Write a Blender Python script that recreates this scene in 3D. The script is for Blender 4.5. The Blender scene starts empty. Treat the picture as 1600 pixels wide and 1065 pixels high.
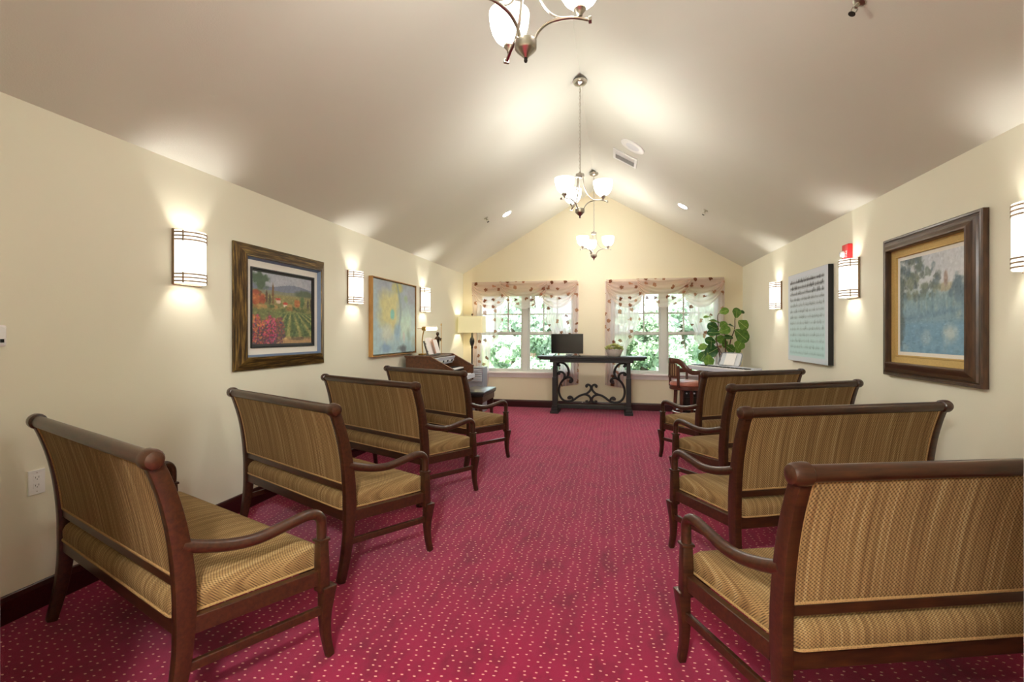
import bpy, bmesh, math, random
import numpy as np
from mathutils import Vector, Matrix

random.seed(7); np.random.seed(7)
SC = bpy.context.scene
COL = SC.collection
PI = math.pi

# ------------------------------------------------------------------ camera
FPX, YAW, HORIZON, EYE = 765.55, 0.2045, 520.5, 1.336
cd = bpy.data.cameras.new('camera'); cam = bpy.data.objects.new('camera', cd); COL.objects.link(cam)
cam.location = (0, 0, EYE); cam.rotation_euler = (PI/2, 0, YAW)
cd.sensor_width = 36; cd.lens = FPX/1600*36; cd.shift_y = (HORIZON-532.5)/1600
cd.clip_start = 0.02; cd.clip_end = 300
SC.camera = cam

# ------------------------------------------------------------------ world, sun, exposure
W = bpy.data.worlds.new('sky'); SC.world = W; W.use_nodes = True
bg = W.node_tree.nodes['Background']
bg.inputs[0].default_value = (0.78, 0.90, 1.0, 1); bg.inputs[1].default_value = 2.3
sl = bpy.data.lights.new('sun', 'SUN'); sun = bpy.data.objects.new('sun', sl); COL.objects.link(sun)
sl.energy = 10.0; sl.angle = 0.02; sl.color = (1, 0.95, 0.86)
sun.rotation_euler = (math.radians(38), 0, math.radians(-25))     # high, from behind the building: lights the trees facing the windows
VS = SC.view_settings
VS.view_transform = 'Standard'; VS.look = 'None'; VS.gamma = 1; VS.use_curve_mapping = False
VS.exposure = 1.16
SC.cycles.max_bounces = 10; SC.cycles.diffuse_bounces = 5; SC.cycles.transparent_max_bounces = 16
SC.cycles.sample_clamp_indirect = 6.0
SC.cycles.caustics_reflective = False; SC.cycles.caustics_refractive = False
SC.cycles.use_denoising = True
CHANDELIER_GLOW, CHANDELIER_W, SCONCE_GLOW, SCONCE_W, DOWN_W, LAMP_W, HALL_FILL_W = 9.0, 5.2, 0.8, 5.5, 30.0, 4.0, 125.0

# ------------------------------------------------------------------ room numbers (metres)
XL, XR, YF, ZE, ZR = -2.746, 2.103, 8.764, 2.44, 3.863
XM = (XL+XR)/2
PITCH = (ZR-ZE)/(XR-XM)
YN = 0.80                                   # room face of the entrance wall
def ceil_z(x): return ZR - PITCH*abs(x-XM)

# ------------------------------------------------------------------ helpers: materials
def lin(c):
    return tuple((x/255/12.92 if x/255 <= 0.04045 else ((x/255+0.055)/1.055)**2.4) for x in c)
class NT:
    def __init__(s, name):
        s.m = bpy.data.materials.new(name); s.m.use_nodes = True
        s.t = s.m.node_tree; s.n = s.t.nodes; s.b = s.n['Principled BSDF']; s.out = s.n['Material Output']
    def node(s, typ, **kw):
        n = s.n.new(typ)
        for k, v in kw.items():
            if k.startswith('i_'):
                key = k[2:]; key = int(key) if key.isdigit() else key.replace('_', ' ')
                n.inputs[key].default_value = v
            else: setattr(n, k, v)
        return n
    def link(s, a, b): s.t.links.new(a, b)
    def coords(s, scale=(1, 1, 1), kind='Object'):
        tc = s.node('ShaderNodeTexCoord'); mp = s.node('ShaderNodeMapping'); mp.inputs['Scale'].default_value = scale
        s.link(tc.outputs[kind], mp.inputs[0]); return mp.outputs[0]
    def noise(s, vec, scale=5, detail=3, rough=0.5):
        n = s.node('ShaderNodeTexNoise'); n.inputs['Scale'].default_value = scale; n.inputs['Detail'].default_value = detail
        n.inputs['Roughness'].default_value = rough; s.link(vec, n.inputs['Vector']); return n.outputs['Fac']
    def ramp(s, fac, stops):
        r = s.node('ShaderNodeValToRGB'); e = r.color_ramp.elements
        while len(e) < len(stops): e.new(0.5)
        for el, (p, c) in zip(e, stops):
            el.position = p; el.color = (*c, 1) if len(c) == 3 else c
        s.link(fac, r.inputs[0]); return r.outputs[0]
    def mix(s, fac, a, b, blend='MIX'):
        m = s.node('ShaderNodeMix', data_type='RGBA', blend_type=blend)
        for sock, v in ((m.inputs[0], fac), (m.inputs[6], a), (m.inputs[7], b)):
            if hasattr(v, 'is_output'): s.link(v, sock)
            elif isinstance(v, (int, float)): sock.default_value = v
            else: sock.default_value = (*v, 1)
        return m.outputs[2]
    def math(s, op, a, b=None):
        m = s.node('ShaderNodeMath', operation=op)
        for i, v in enumerate((a, b)):
            if v is None: continue
            if hasattr(v, 'is_output'): s.link(v, m.inputs[i])
            else: m.inputs[i].default_value = v
        return m.outputs[0]
    def bump(s, h, strength=0.2, dist=0.01):
        b = s.node('ShaderNodeBump'); b.inputs['Strength'].default_value = strength; b.inputs['Distance'].default_value = dist
        s.link(h, b.inputs['Height']); s.link(b.outputs[0], s.b.inputs['Normal'])
    def base(s, c):
        if hasattr(c, 'is_output'): s.link(c, s.b.inputs['Base Color'])
        else: s.b.inputs['Base Color'].default_value = (*c, 1)
    def set(s, **kw):
        for k, v in kw.items(): s.b.inputs[k.replace('_', ' ')].default_value = v
        return s
M = {}
def plain(name, rgb, rough=0.5, metal=0.0, var=0.06, scale=30, bump=0.0, **kw):
    n = NT(name); c = lin(rgb); v = n.coords()
    f = n.noise(v, scale, 3)
    n.base(n.ramp(f, [(0.3, tuple(x*(1-var) for x in c)), (0.7, tuple(min(1, x*(1+var)) for x in c))]))
    n.set(Roughness=rough, Metallic=metal, **kw)
    if bump: n.bump(f, bump, 0.004)
    M[name] = n.m; return n.m
def wood(name, dark, light, scale=(6, 40, 40), rough=0.32, coat=0.2):
    n = NT(name); v = n.coords(scale)
    f = n.noise(v, 1.6, 5, 0.6); g = n.noise(n.coords(), 9, 2)
    c = n.ramp(f, [(0.28, lin(dark)), (0.72, lin(light))])
    n.base(n.mix(n.math('MULTIPLY', g, 0.45), c, lin(dark))); n.set(Roughness=rough); n.b.inputs['Coat Weight'].default_value = coat
    n.b.inputs['Coat Roughness'].default_value = 0.22
    n.bump(f, 0.06, 0.003); M[name] = n.m; return n.m
def glow(name, rgb, strength, base=(240, 238, 230)):
    n = NT(name); n.base(lin(base)); n.b.inputs['Emission Color'].default_value = (*lin(rgb), 1)
    n.b.inputs['Emission Strength'].default_value = strength; n.set(Roughness=0.4)
    M[name] = n.m; return n.m

# walls: cream paint with fine roller texture
def paint_mat(name, rgb, bump=0.12):
    n = NT(name); v = n.coords(); f = n.noise(v, 140, 3); g = n.noise(v, 1.3, 2)
    c = lin(rgb); n.base(n.ramp(g, [(0.3, tuple(x*0.97 for x in c)), (0.7, c)])); n.set(Roughness=0.62)
    n.bump(f, bump, 0.003); M[name] = n.m
paint_mat('wall_paint', (234, 231, 210))
paint_mat('far_light_tint', (229, 219, 190))  # same wall paint, with the far wall's yellower light mixed into the colour
paint_mat('ceiling_paint', (221, 220, 208), 0.2)
paint_mat('trim_white', (232, 226, 224), 0.03)
paint_mat('vinyl_white', (206, 208, 200), 0.02)
# carpet: crimson loop pile with small cream dashes
def carpet():
    n = NT('carpet'); o = n.coords()
    big = n.noise(o, 1.7, 4, 0.65); mid = n.noise(n.coords((1.0, 0.45, 1)), 6.5, 4, 0.7); fine = n.noise(o, 420, 2)
    c = n.ramp(mid, [(0.28, lin((108, 6, 38))), (0.5, lin((154, 15, 64))), (0.74, lin((172, 23, 75)))])
    c = n.mix(n.math('MULTIPLY', big, 0.6), c, lin((112, 6, 40)))
    c = n.mix(n.math('MULTIPLY', fine, 0.35), c, lin((90, 4, 30)))
    vo = n.node('ShaderNodeTexVoronoi', voronoi_dimensions='2D', feature='F1'); vo.inputs['Scale'].default_value = 25; vo.inputs['Randomness'].default_value = 0.5
    n.link(n.coords((0.78, 1.28, 1)), vo.inputs['Vector'])
    wob = n.math('MULTIPLY', n.noise(o, 160, 1), 0.10)
    d = n.math('ADD', vo.outputs['Distance'], n.math('SUBTRACT', wob, 0.05))
    mask = n.math('LESS_THAN', d, 0.112)
    c = n.mix(mask, c, lin((220, 166, 146)))
    n.base(c); n.set(Roughness=0.95); n.b.inputs['Specular IOR Level'].default_value = 0.1
    n.b.inputs['Sheen Weight'].default_value = 0.35; n.b.inputs['Sheen Roughness'].default_value = 0.4
    n.b.inputs['Sheen Tint'].default_value = (1, 0.6, 0.8, 1)
    n.bump(fine, 0.5, 0.004); M['carpet'] = n.m
carpet()
wood('mahogany', (34, 16, 8), (76, 42, 21))
wood('baseboard_wood', (38, 8, 8), (62, 16, 14), (3, 40, 40), 0.3)
wood('organ_wood', (70, 38, 18), (122, 74, 40), (20, 4, 20), 0.4)
wood('chair_wood', (58, 26, 16), (104, 56, 38), (12, 12, 5), 0.35)
wood('black_wood', (9, 9, 9), (23, 21, 20), (4, 30, 30), 0.45, 0.0)
wood('frame_brown_h', (40, 24, 16), (98, 66, 40), (5, 30, 40), 0.35)
wood('gold_wood', (150, 106, 52), (196, 150, 86), (20, 20, 4), 0.4)
# antique gilt frame, streaked
def gilt(name, sc):
    n = NT(name); a = n.noise(n.coords(sc), 1.0, 5, 0.65)
    n.base(n.ramp(a, [(0.34, lin((26, 18, 10))), (0.50, lin((84, 62, 28))), (0.66, lin((148, 120, 62)))])); n.set(Roughness=0.4, Metallic=0.3); n.bump(a, 0.15, 0.003); M[name] = n.m
gilt('antique_gilt_h', (5, 60, 90)); gilt('antique_gilt_v', (90, 60, 5))
wood('frame_brown_v', (40, 24, 16), (98, 66, 40), (40, 30, 5), 0.35)
# woven bench fabric: streaky basket weave, warp runs up the back and fore-aft on the seat
def weave():
    n = NT('woven_fabric')
    streak = n.noise(n.coords((105, 1.6, 1.6)), 1.0, 2, 0.5)
    broad = n.noise(n.coords((22, 0.8, 0.8)), 1.0, 2)
    thread = n.noise(n.coords((150, 60, 60)), 1.0, 2, 0.6)
    sep = n.node('ShaderNodeSeparateXYZ'); n.link(n.coords(), sep.inputs[0])
    ax = n.math('MULTIPLY', sep.outputs[0], 2*PI/0.0125)
    along = n.math('ADD', sep.outputs[2], sep.outputs[1])
    az = n.math('MULTIPLY', along, 2*PI/0.0105)
    w = n.math('MULTIPLY', n.math('SINE', ax), n.math('SINE', az))
    w = n.math('ADD', n.math('MULTIPLY', w, 0.5), 0.5)
    c = n.ramp(streak, [(0.25, lin((126, 97, 60))), (0.45, lin((160, 130, 86))), (0.58, lin((180, 149, 100))), (0.72, lin((206, 181, 132)))])
    c = n.mix(n.math('MULTIPLY', broad, 0.4), c, lin((146, 118, 72)))
    c = n.mix(n.math('MULTIPLY', n.math('POWER', w, 1.5), 0.95), c, lin((58, 40, 24)))
    c = n.mix(n.math('MULTIPLY', thread, 0.35), c, lin((88, 56, 28)))
    n.base(c); n.set(Roughness=0.82); n.b.inputs['Specular IOR Level'].default_value = 0.2
    n.bump(w, 0.35, 0.002); M['woven_fabric'] = n.m
weave()
plain('piping_fabric', (158, 124, 78), 0.85, var=0.35, scale=260, bump=0.3)
plain('nickel', (186, 180, 168), 0.28, 1.0, 0.03)
plain('dark_bronze', (46, 40, 36), 0.4, 0.6, 0.1)
plain('sconce_metal', (150, 128, 104), 0.4, 0.7, 0.05)
plain('black_iron', (24, 23, 23), 0.5, 0.2, 0.12, 60, 0.15)
plain('brass', (190, 150, 78), 0.28, 1.0, 0.06)
plain('white_plastic', (238, 238, 236), 0.35, 0, 0.01)
plain('black_plastic', (18, 18, 19), 0.35, 0, 0.05)
plain('screen_black', (12, 12, 14), 0.12, 0, 0.05); [k for k in M['screen_black'].node_tree.nodes if k.type == 'BSDF_PRINCIPLED'][0].inputs['Specular IOR Level'].default_value = 0.25
plain('grey_louver', (140, 146, 156), 0.5, 0, 0.04)
plain('silver_plastic', (196, 200, 210), 0.4, 0.0, 0.03)
plain('ivory_key', (240, 240, 238), 0.3, 0, 0.01)
plain('leather_seat', (168, 104, 84), 0.34, 0, 0.08)
plain('leather_black', (40, 40, 46), 0.28, 0, 0.08)
plain('red_plastic', (206, 22, 32), 0.35, 0, 0.03)
plain('clear_lens', (214, 218, 222), 0.1, 0, 0.05)
plain('mat_linen', (226, 222, 212), 0.8, 0, 0.03, 200, 0.1)
plain('mat_gold', (196, 164, 98), 0.6, 0.15, 0.08, 90)
plain('blue_bevel', (96, 118, 150), 0.45, 0, 0.05)
plain('paper', (244, 240, 236), 0.8, 0, 0.02)
plain('pink_paper', (214, 170, 150), 0.8, 0, 0.05)
plain('stone_bowl', (196, 188, 180), 0.7, 0, 0.08, 40, 0.2)
plain('terracotta', (92, 70, 58), 0.7, 0, 0.08)
plain('soil', (48, 36, 28), 0.95, 0, 0.3, 60, 0.5)
plain('stem_brown', (82, 52, 44), 0.7, 0, 0.2, 50)
plain('concrete', (196, 194, 188), 0.9, 0, 0.1, 2)
plain('grass', (120, 150, 80), 0.95, 0, 0.25, 3)
plain('bark', (96, 82, 70), 0.9, 0, 0.2, 12, 0.4)
plain('weave_panel', (150, 128, 96), 0.6, 0, 0.2, 60)
plain('bronze_figure', (60, 46, 34), 0.35, 0.6, 0.3, 14)
plain('grille_white', (226, 228, 232), 0.6, 0, 0.04, 200, 0.3)
glow('chandelier_glass', (255, 252, 246), CHANDELIER_GLOW)
def frosted(name, clear):       # lit frosted glass that also lets part of the bulb's light straight through
    n = [k for k in M[name].node_tree.nodes if k.type == 'BSDF_PRINCIPLED'][0]; nt = M[name].node_tree; out = nt.nodes['Material Output']
    tp = nt.nodes.new('ShaderNodeBsdfTransparent'); mx = nt.nodes.new('ShaderNodeMixShader'); mx.inputs[0].default_value = clear
    nt.links.new(n.outputs[0], mx.inputs[1]); nt.links.new(tp.outputs[0], mx.inputs[2]); nt.links.new(mx.outputs[0], out.inputs[0])
frosted('chandelier_glass', 0.85)
glow('sconce_glass', (255, 249, 238), SCONCE_GLOW)
glow('downlight_lens', (255, 250, 255), 30.0)
glow('lamp_shade', (240, 230, 180), 0.16, (222, 214, 172))
glow('strip_bulb', (255, 226, 160), 6.0)
glow('hall_fill_lens', (255, 246, 230), 6.0)  # glowing bowl of the added hall fill light
# leaves
def leaf_mat(name, a, b, trans=0.35, scale=8):
    n = NT(name); v = n.coords(); f = n.noise(v, scale, 3)
    oi = n.node('ShaderNodeObjectInfo'); f = n.math('ADD', n.math('MULTIPLY', f, 0.55), n.math('MULTIPLY', oi.outputs['Random'], 0.45))
    c = n.ramp(f, [(0.3, lin(a)), (0.7, lin(b))]); n.base(c); n.set(Roughness=0.4)
    tr = n.node('ShaderNodeBsdfTranslucent'); n.link(c, tr.inputs[0]); mx = n.node('ShaderNodeMixShader'); mx.inputs[0].default_value = trans
    n.link(n.b.outputs[0], mx.inputs[1]); n.link(tr.outputs[0], mx.inputs[2]); n.link(mx.outputs[0], n.out.inputs[0]); M[name] = n.m
leaf_mat('fig_leaf', (38, 84, 34), (122, 160, 62), 0.3, 5)
leaf_mat('succulent', (170, 186, 96), (222, 222, 160), 0.3, 12)
leaf_mat('tree_leaf', (142, 164, 138), (202, 216, 194), 0.5, 1.2)
leaf_mat('tree_leaf_pale', (164, 184, 164), (214, 226, 214), 0.5, 1.2)
# window glass: thin, mostly clear
def glass():
    n = NT('window_glass'); tr = n.node('ShaderNodeBsdfTransparent'); tr.inputs[0].default_value = (0.96, 0.98, 0.97, 1)
    gl = n.node('ShaderNodeBsdfGlossy'); gl.inputs['Roughness'].default_value = 0.02
    mx = n.node('ShaderNodeMixShader'); fr = n.node('ShaderNodeFresnel'); fr.inputs[0].default_value = 1.35
    n.link(fr.outputs[0], mx.inputs[0]); n.link(tr.outputs[0], mx.inputs[1]); n.link(gl.outputs[0], mx.inputs[2]); n.link(mx.outputs[0], n.out.inputs[0])
    M['window_glass'] = n.m
glass()
# sheer curtain voile with printed brown leaves
def voile(name, cover, tone):
    n = NT(name); sx = n.node('ShaderNodeSeparateXYZ'); n.link(n.coords(), sx.inputs[0]); cx = n.node('ShaderNodeCombineXYZ')
    n.link(sx.outputs[0], cx.inputs[0]); n.link(sx.outputs[2], cx.inputs[1]); o = cx.outputs[0]
    dis = n.node('ShaderNodeTexNoise'); dis.inputs['Scale'].default_value = 26; dis.inputs['Detail'].default_value = 2; n.link(o, dis.inputs['Vector'])
    off = n.node('ShaderNodeVectorMath', operation='MULTIPLY_ADD'); off.inputs[1].default_value = (0.085, 0.085, 0.085)
    n.link(dis.outputs['Color'], off.inputs[0]); n.link(o, off.inputs[2])
    vo = n.node('ShaderNodeTexVoronoi', feature='F1', voronoi_dimensions='2D'); vo.inputs['Scale'].default_value = 6.6; vo.inputs['Randomness'].default_value = 0.85
    n.link(off.outputs[0], vo.inputs['Vector'])
    sepc = n.node('ShaderNodeSeparateColor'); n.link(vo.outputs['Color'], sepc.inputs[0])
    pick = n.math('GREATER_THAN', sepc.outputs[0], 0.25)
    mask = n.math('MULTIPLY', n.math('LESS_THAN', vo.outputs['Distance'], 0.19), pick)
    leafc = n.ramp(sepc.outputs[1], [(0.0, lin((120, 70, 48))), (1.0, lin((196, 150, 124)))])
    fabric = n.mix(mask, lin(tone), leafc)
    df = n.node('ShaderNodeBsdfDiffuse'); tl = n.node('ShaderNodeBsdfTranslucent'); n.link(fabric, df.inputs[0]); n.link(fabric, tl.inputs[0])
    a = n.node('ShaderNodeMixShader'); a.inputs[0].default_value = 0.7; n.link(df.outputs[0], a.inputs[1]); n.link(tl.outputs[0], a.inputs[2])
    tp = n.node('ShaderNodeBsdfTransparent'); b = n.node('ShaderNodeMixShader')
    n.link(n.math('MAXIMUM', n.math('MULTIPLY', mask, 0.95), cover), b.inputs[0])
    n.link(tp.outputs[0], b.inputs[1]); n.link(a.outputs[0], b.inputs[2]); n.link(b.outputs[0], n.out.inputs[0]); M[name] = n.m
voile('voile_panel', 0.80, (240, 228, 228))
voile('voile_swag', 0.64, (240, 222, 210))
# painted canvases use a colour attribute computed below
def paint_attr():
    n = NT('painted_canvas'); a = n.node('ShaderNodeVertexColor'); a.layer_name = 'paint'; n.link(a.outputs[0], n.b.inputs['Base Color'])
    n.set(Roughness=0.55); M['painted_canvas'] = n.m
paint_attr()

# ------------------------------------------------------------------ helpers: meshes
class MB:
    def __init__(s): s.v = []; s.f = []
    def add(s, vs, fs):
        o = len(s.v); s.v += [tuple(p) for p in vs]; s.f += [tuple(i+o for i in f) for f in fs]; return s
    def box(s, c, d, rz=0.0, rx=0.0, ry=0.0):
        R = Matrix.Rotation(rz, 3, 'Z') @ Matrix.Rotation(ry, 3, 'Y') @ Matrix.Rotation(rx, 3, 'X'); c = Vector(c)
        vs = [c + R @ Vector((x*d[0]/2, y*d[1]/2, z*d[2]/2)) for z in (-1, 1) for y in (-1, 1) for x in (-1, 1)]
        return s.add(vs, [(0,2,3,1),(4,5,7,6),(0,1,5,4),(2,6,7,3),(0,4,6,2),(1,3,7,5)])
    def span(s, a, b):
        return s.box([(p+q)/2 for p, q in zip(a, b)], [abs(q-p) for p, q in zip(a, b)])
    def sweep(s, path, sizes, side=None, n=4, closed_ends=True, square=True, loop=False):
        P = [Vector(p) for p in path]; k = len(P)
        if not isinstance(sizes, list): sizes = [sizes]*k
        sizes = [(z, z) if isinstance(z, (int, float)) else z for z in sizes]
        prev = None; rings = []
        for i, p in enumerate(P):
            if loop: t = (P[(i+1) % k]-P[i-1]).normalized()
            else: t = (P[min(i+1, k-1)]-P[max(i-1, 0)]).normalized()
            if side is not None: u = (Vector(side)-t*Vector(side).dot(t)).normalized()
            else:
                if prev is None: prev = Vector((0, 0, 1)) if abs(t.z) < 0.9 else Vector((1, 0, 0))
                u = (prev-t*prev.dot(t)).normalized()
            prev = u; w = t.cross(u); a, b = sizes[i]
            if square and n == 4: ring = [p+u*(x*a/2)+w*(y*b/2) for x, y in ((-1,-1),(1,-1),(1,1),(-1,1))]
            else: ring = [p+u*(math.cos(2*PI*j/n)*a/2)+w*(math.sin(2*PI*j/n)*b/2) for j in range(n)]
            rings.append(ring)
        vs = [q for r in rings for q in r]; fs = []
        for i in range(k if loop else k-1):
            j2 = (i+1) % k
            for j in range(n): fs.append((i*n+j, i*n+(j+1) % n, j2*n+(j+1) % n, j2*n+j))
        if closed_ends and not loop: fs += [tuple(range(n))[::-1], tuple((k-1)*n+j for j in range(n))]
        return s.add(vs, fs)
    def tube(s, path, r, n=10, loop=False, side=None):
        sz = [x*2 for x in r] if isinstance(r, (list, tuple)) else r*2
        return s.sweep(path, list(sz) if isinstance(sz, list) else sz, side, n, True, False, loop)
    def lathe(s, prof, c=(0, 0, 0), n=24, axis='z', caps=True):
        c = Vector(c); vs = []
        for r, z in prof:
            for j in range(n):
                a = 2*PI*j/n; x, y = r*math.cos(a), r*math.sin(a)
                vs.append(c+Vector({'z': (x, y, z), 'x': (z, x, y), 'y': (y, z, x)}[axis]))
        fs = [(i*n+j, i*n+(j+1) % n, (i+1)*n+(j+1) % n, (i+1)*n+j) for i in range(len(prof)-1) for j in range(n)]
        if caps: fs += [tuple(range(n))[::-1], tuple((len(prof)-1)*n+j for j in range(n))]
        return s.add(vs, fs)
    def prism(s, poly, a, b, fn):
        """poly: 2-D outline; fn(u, v, w) -> xyz; extruded w from a to b"""
        n = len(poly); vs = [fn(u, v, a) for u, v in poly]+[fn(u, v, b) for u, v in poly]
        return s.add(vs, [tuple(range(n))[::-1], tuple(range(n, 2*n))]+[(i, (i+1) % n, (i+1) % n+n, i+n) for i in range(n)])
    def grid(s, fn, nu, nv):
        vs = [fn(i/nu, j/nv) for j in range(nv+1) for i in range(nu+1)]
        return s.add(vs, [(j*(nu+1)+i, j*(nu+1)+i+1, (j+1)*(nu+1)+i+1, (j+1)*(nu+1)+i) for j in range(nv) for i in range(nu)])
    def rings(s, loops, cap0=False, cap1=True):
        n = len(loops[0]); vs = [q for l in loops for q in l]
        fs = [(i*n+j, i*n+(j+1) % n, (i+1)*n+(j+1) % n, (i+1)*n+j) for i in range(len(loops)-1) for j in range(n)]
        if cap0: fs.append(tuple(range(n))[::-1])
        if cap1: fs.append(tuple((len(loops)-1)*n+j for j in range(n)))
        return s.add(vs, fs)
    def mesh(s, name, mat, smooth=False, bevel=0.0, seg=2):
        bm = bmesh.new(); bv = [bm.verts.new(p) for p in s.v]
        for f in s.f:
            try: bm.faces.new([bv[i] for i in f])
            except ValueError: pass
        bmesh.ops.recalc_face_normals(bm, faces=bm.faces)
        if bevel:
            ed = [e for e in bm.edges if len(e.link_faces) == 2 and e.calc_face_angle(0) > 0.6]
            bmesh.ops.bevel(bm, geom=ed, offset=bevel, segments=seg, profile=0.5, affect='EDGES', clamp_overlap=True)
        me = bpy.data.meshes.new(name); bm.to_mesh(me); bm.free()
        me.materials.append(M[mat])
        if smooth:
            me.polygons.foreach_set('use_smooth', [True]*len(me.polygons))
            try: me.set_sharp_from_angle(angle=math.radians(42))
            except Exception: pass
        return me
    def build(s, name, mat, parent=None, smooth=False, bevel=0.0, seg=2):
        return obj(name, s.mesh(name, mat, smooth, bevel, seg), parent)
def obj(name, me, parent=None, loc=None, rot=None):
    o = bpy.data.objects.new(name, me); COL.objects.link(o); o.parent = parent
    if loc is not None: o.location = loc
    if rot is not None: o.rotation_euler = rot
    return o
def tag(o, label, cat, group=None, kind=None):
    if label: o['label'] = label
    if cat: o['category'] = cat
    if group: o['group'] = group
    if kind: o['kind'] = kind
    return o
def thing(name, label, cat, loc=(0, 0, 0), rz=0.0, group=None):
    o = bpy.data.objects.new(name, None); COL.objects.link(o); o.location = loc; o.rotation_euler = (0, 0, rz)
    o.empty_display_size = 0.1
    return tag(o, label, cat, group)
def structure(o, label=None, cat=None):
    o['kind'] = 'structure'
    return tag(o, label, cat)
def copy_tree(o, parent=None):
    c = o.copy(); COL.objects.link(c); c.parent = parent
    for ch in list(o.children): copy_tree(ch, c)
    return c
def smooth_path(pts, sub=5):
    P = [Vector(p) for p in pts]; out = []
    for i in range(len(P)-1):
        p0, p1, p2, p3 = P[max(i-1, 0)], P[i], P[i+1], P[min(i+2, len(P)-1)]
        for k in range(sub):
            t = k/sub
            out.append(0.5*((2*p1)+(p2-p0)*t+(2*p0-5*p1+4*p2-p3)*t*t+(3*p1-p0-3*p2+p3)*t**3))
    out.append(P[-1]); return out
def rounded(poly, r, k=4):
    out = []; n = len(poly)
    for i in range(n):
        p = Vector(poly[i]); a = (Vector(poly[i-1])-p); b = (Vector(poly[(i+1) % n])-p)
        rr = min(r, a.length*0.45, b.length*0.45); A = p+a.normalized()*rr; B = p+b.normalized()*rr
        for j in range(k+1):
            t = j/k; out.append((A*(1-t)**2+p*2*t*(1-t)+B*t*t))
    return [tuple(q) for q in out]
def point_light(name, loc, watts, color, radius, parent=None):
    l = bpy.data.lights.new(name, 'POINT'); l.energy = watts; l.color = color; l.shadow_soft_size = radius
    o = bpy.data.objects.new(name, l); COL.objects.link(o); o.location = loc; o.parent = parent; return o

# ------------------------------------------------------------------ the room shell
WX = [(-2.485, -0.665), (-0.065, 1.755)]            # the two window openings
WZ0, WZ1 = 0.62, 2.10
m = MB(); m.span((XL-0.2, -1.5, -0.12), (XR+0.2, YF+0.2, 0)); structure(m.build('floor', 'carpet'), 'crimson carpet with small cream dashes', 'floor')
m = MB(); m.span((XL-0.15, -1.5, 0), (XL, YF+0.15, ZE)); structure(m.build('wall_left', 'wall_paint'), 'long cream wall with sconces, vineyard picture and abstract canvas', 'wall')
m = MB(); m.span((XR, -1.5, 0), (XR+0.15, YF+0.15, ZE)); structure(m.build('wall_right', 'wall_paint'), 'long cream wall with river picture and sheet music canvas', 'wall')
m = MB()
fy = lambda u, v, w: (u, w, v)
a0, a1, b0, b1 = WX[0][0], WX[0][1], WX[1][0], WX[1][1]
for x0, x1 in ((XL, a0), (a1, b0), (b1, XR)): m.span((x0, YF, 0), (x1, YF+0.15, WZ1))
for x0, x1 in WX: m.span((x0, YF, 0), (x1, YF+0.15, WZ0))
m.prism([(XL, WZ1), (XR, WZ1), (XR, ZE), (XM, ZR), (XL, ZE)], YF, YF+0.15, fy)
structure(m.build('wall_far', 'far_light_tint'), 'cream gable end wall with two wide windows, yellower light put in its colour', 'wall')
# entrance wall behind the camera's opening, gable above
m = MB(); DX0, DX1, DZ = -1.277, 0.549, 2.16
m.span((XL, YN-0.12, 0), (DX0-0.02, YN, ZE)); m.span((DX1+0.02, YN-0.12, 0), (XR, YN, ZE))
m.prism([(DX0-0.02, DZ+0.02), (DX1+0.02, DZ+0.02), (DX1+0.02, ZE), (XR, ZE), (XM, ZR), (XL, ZE), (DX0-0.02, ZE)], YN-0.12, YN, fy)
structure(m.build('wall_near', 'wall_paint'), 'cream entrance wall around the doorway', 'wall')
m = MB(); m.span((DX0-0.02, YN-0.14, 0), (DX0, YN+0.0, DZ)); m.span((DX1, YN-0.14, 0), (DX1+0.02, YN, DZ)); m.span((DX0-0.02, YN-0.14, DZ), (DX1+0.02, YN, DZ+0.02))
structure(m.build('trim_1', 'trim_white', bevel=0.003), 'white door jamb at the edge of the entrance opening', 'door trim')
m = MB()
for sgn in (-1, 1):
    xe = XR+0.15 if sgn > 0 else XL-0.15
    ze = ZR-PITCH*abs(xe-XM)
    m.prism([(XM, ZR), (xe, ze), (xe, ze+0.18), (XM, ZR+0.18)], YN-0.12, YF+0.15, fy)
structure(m.build('ceiling', 'ceiling_paint'), 'vaulted off-white ceiling with central ridge', 'ceiling')
m = MB(); m.span((XL-0.15, -1.5, ZE), (XR+0.15, YN-0.12, ZE+0.1)); structure(m.build('ceiling_hall', 'ceiling_paint'), 'flat ceiling of the entrance hall', 'ceiling')
m = MB(); m.span((XL-0.15, -1.65, 0), (XR+0.15, -1.5, ZE+0.1)); structure(m.build('wall_hall', 'wall_paint'), 'cream wall of the entrance hall', 'wall')
def baseboard(name, a, b, nrm, label):
    m = MB(); a, b, nrm = Vector(a), Vector(b), Vector(nrm)
    prof = [(0, 0), (0.018, 0), (0.018, 0.105), (0.010, 0.125), (0, 0.13)]
    d = (b-a)
    m.prism(prof, 0, 1, lambda u, v, w: tuple(a+d*w+nrm*u+Vector((0, 0, v))))
    structure(m.build(name, 'baseboard_wood', bevel=0.002), label, 'baseboard')
baseboard('baseboard_left', (XL, YN, 0), (XL, YF, 0), (1, 0, 0), 'dark red-brown baseboard under the vineyard picture wall')
baseboard('baseboard_right', (XR, YN, 0), (XR, YF, 0), (-1, 0, 0), 'dark red-brown baseboard under the river picture wall')
baseboard('baseboard_far', (XL+0.018, YF, 0), (XR-0.018, YF, 0), (0, -1, 0), 'dark red-brown baseboard under the two windows')

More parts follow.
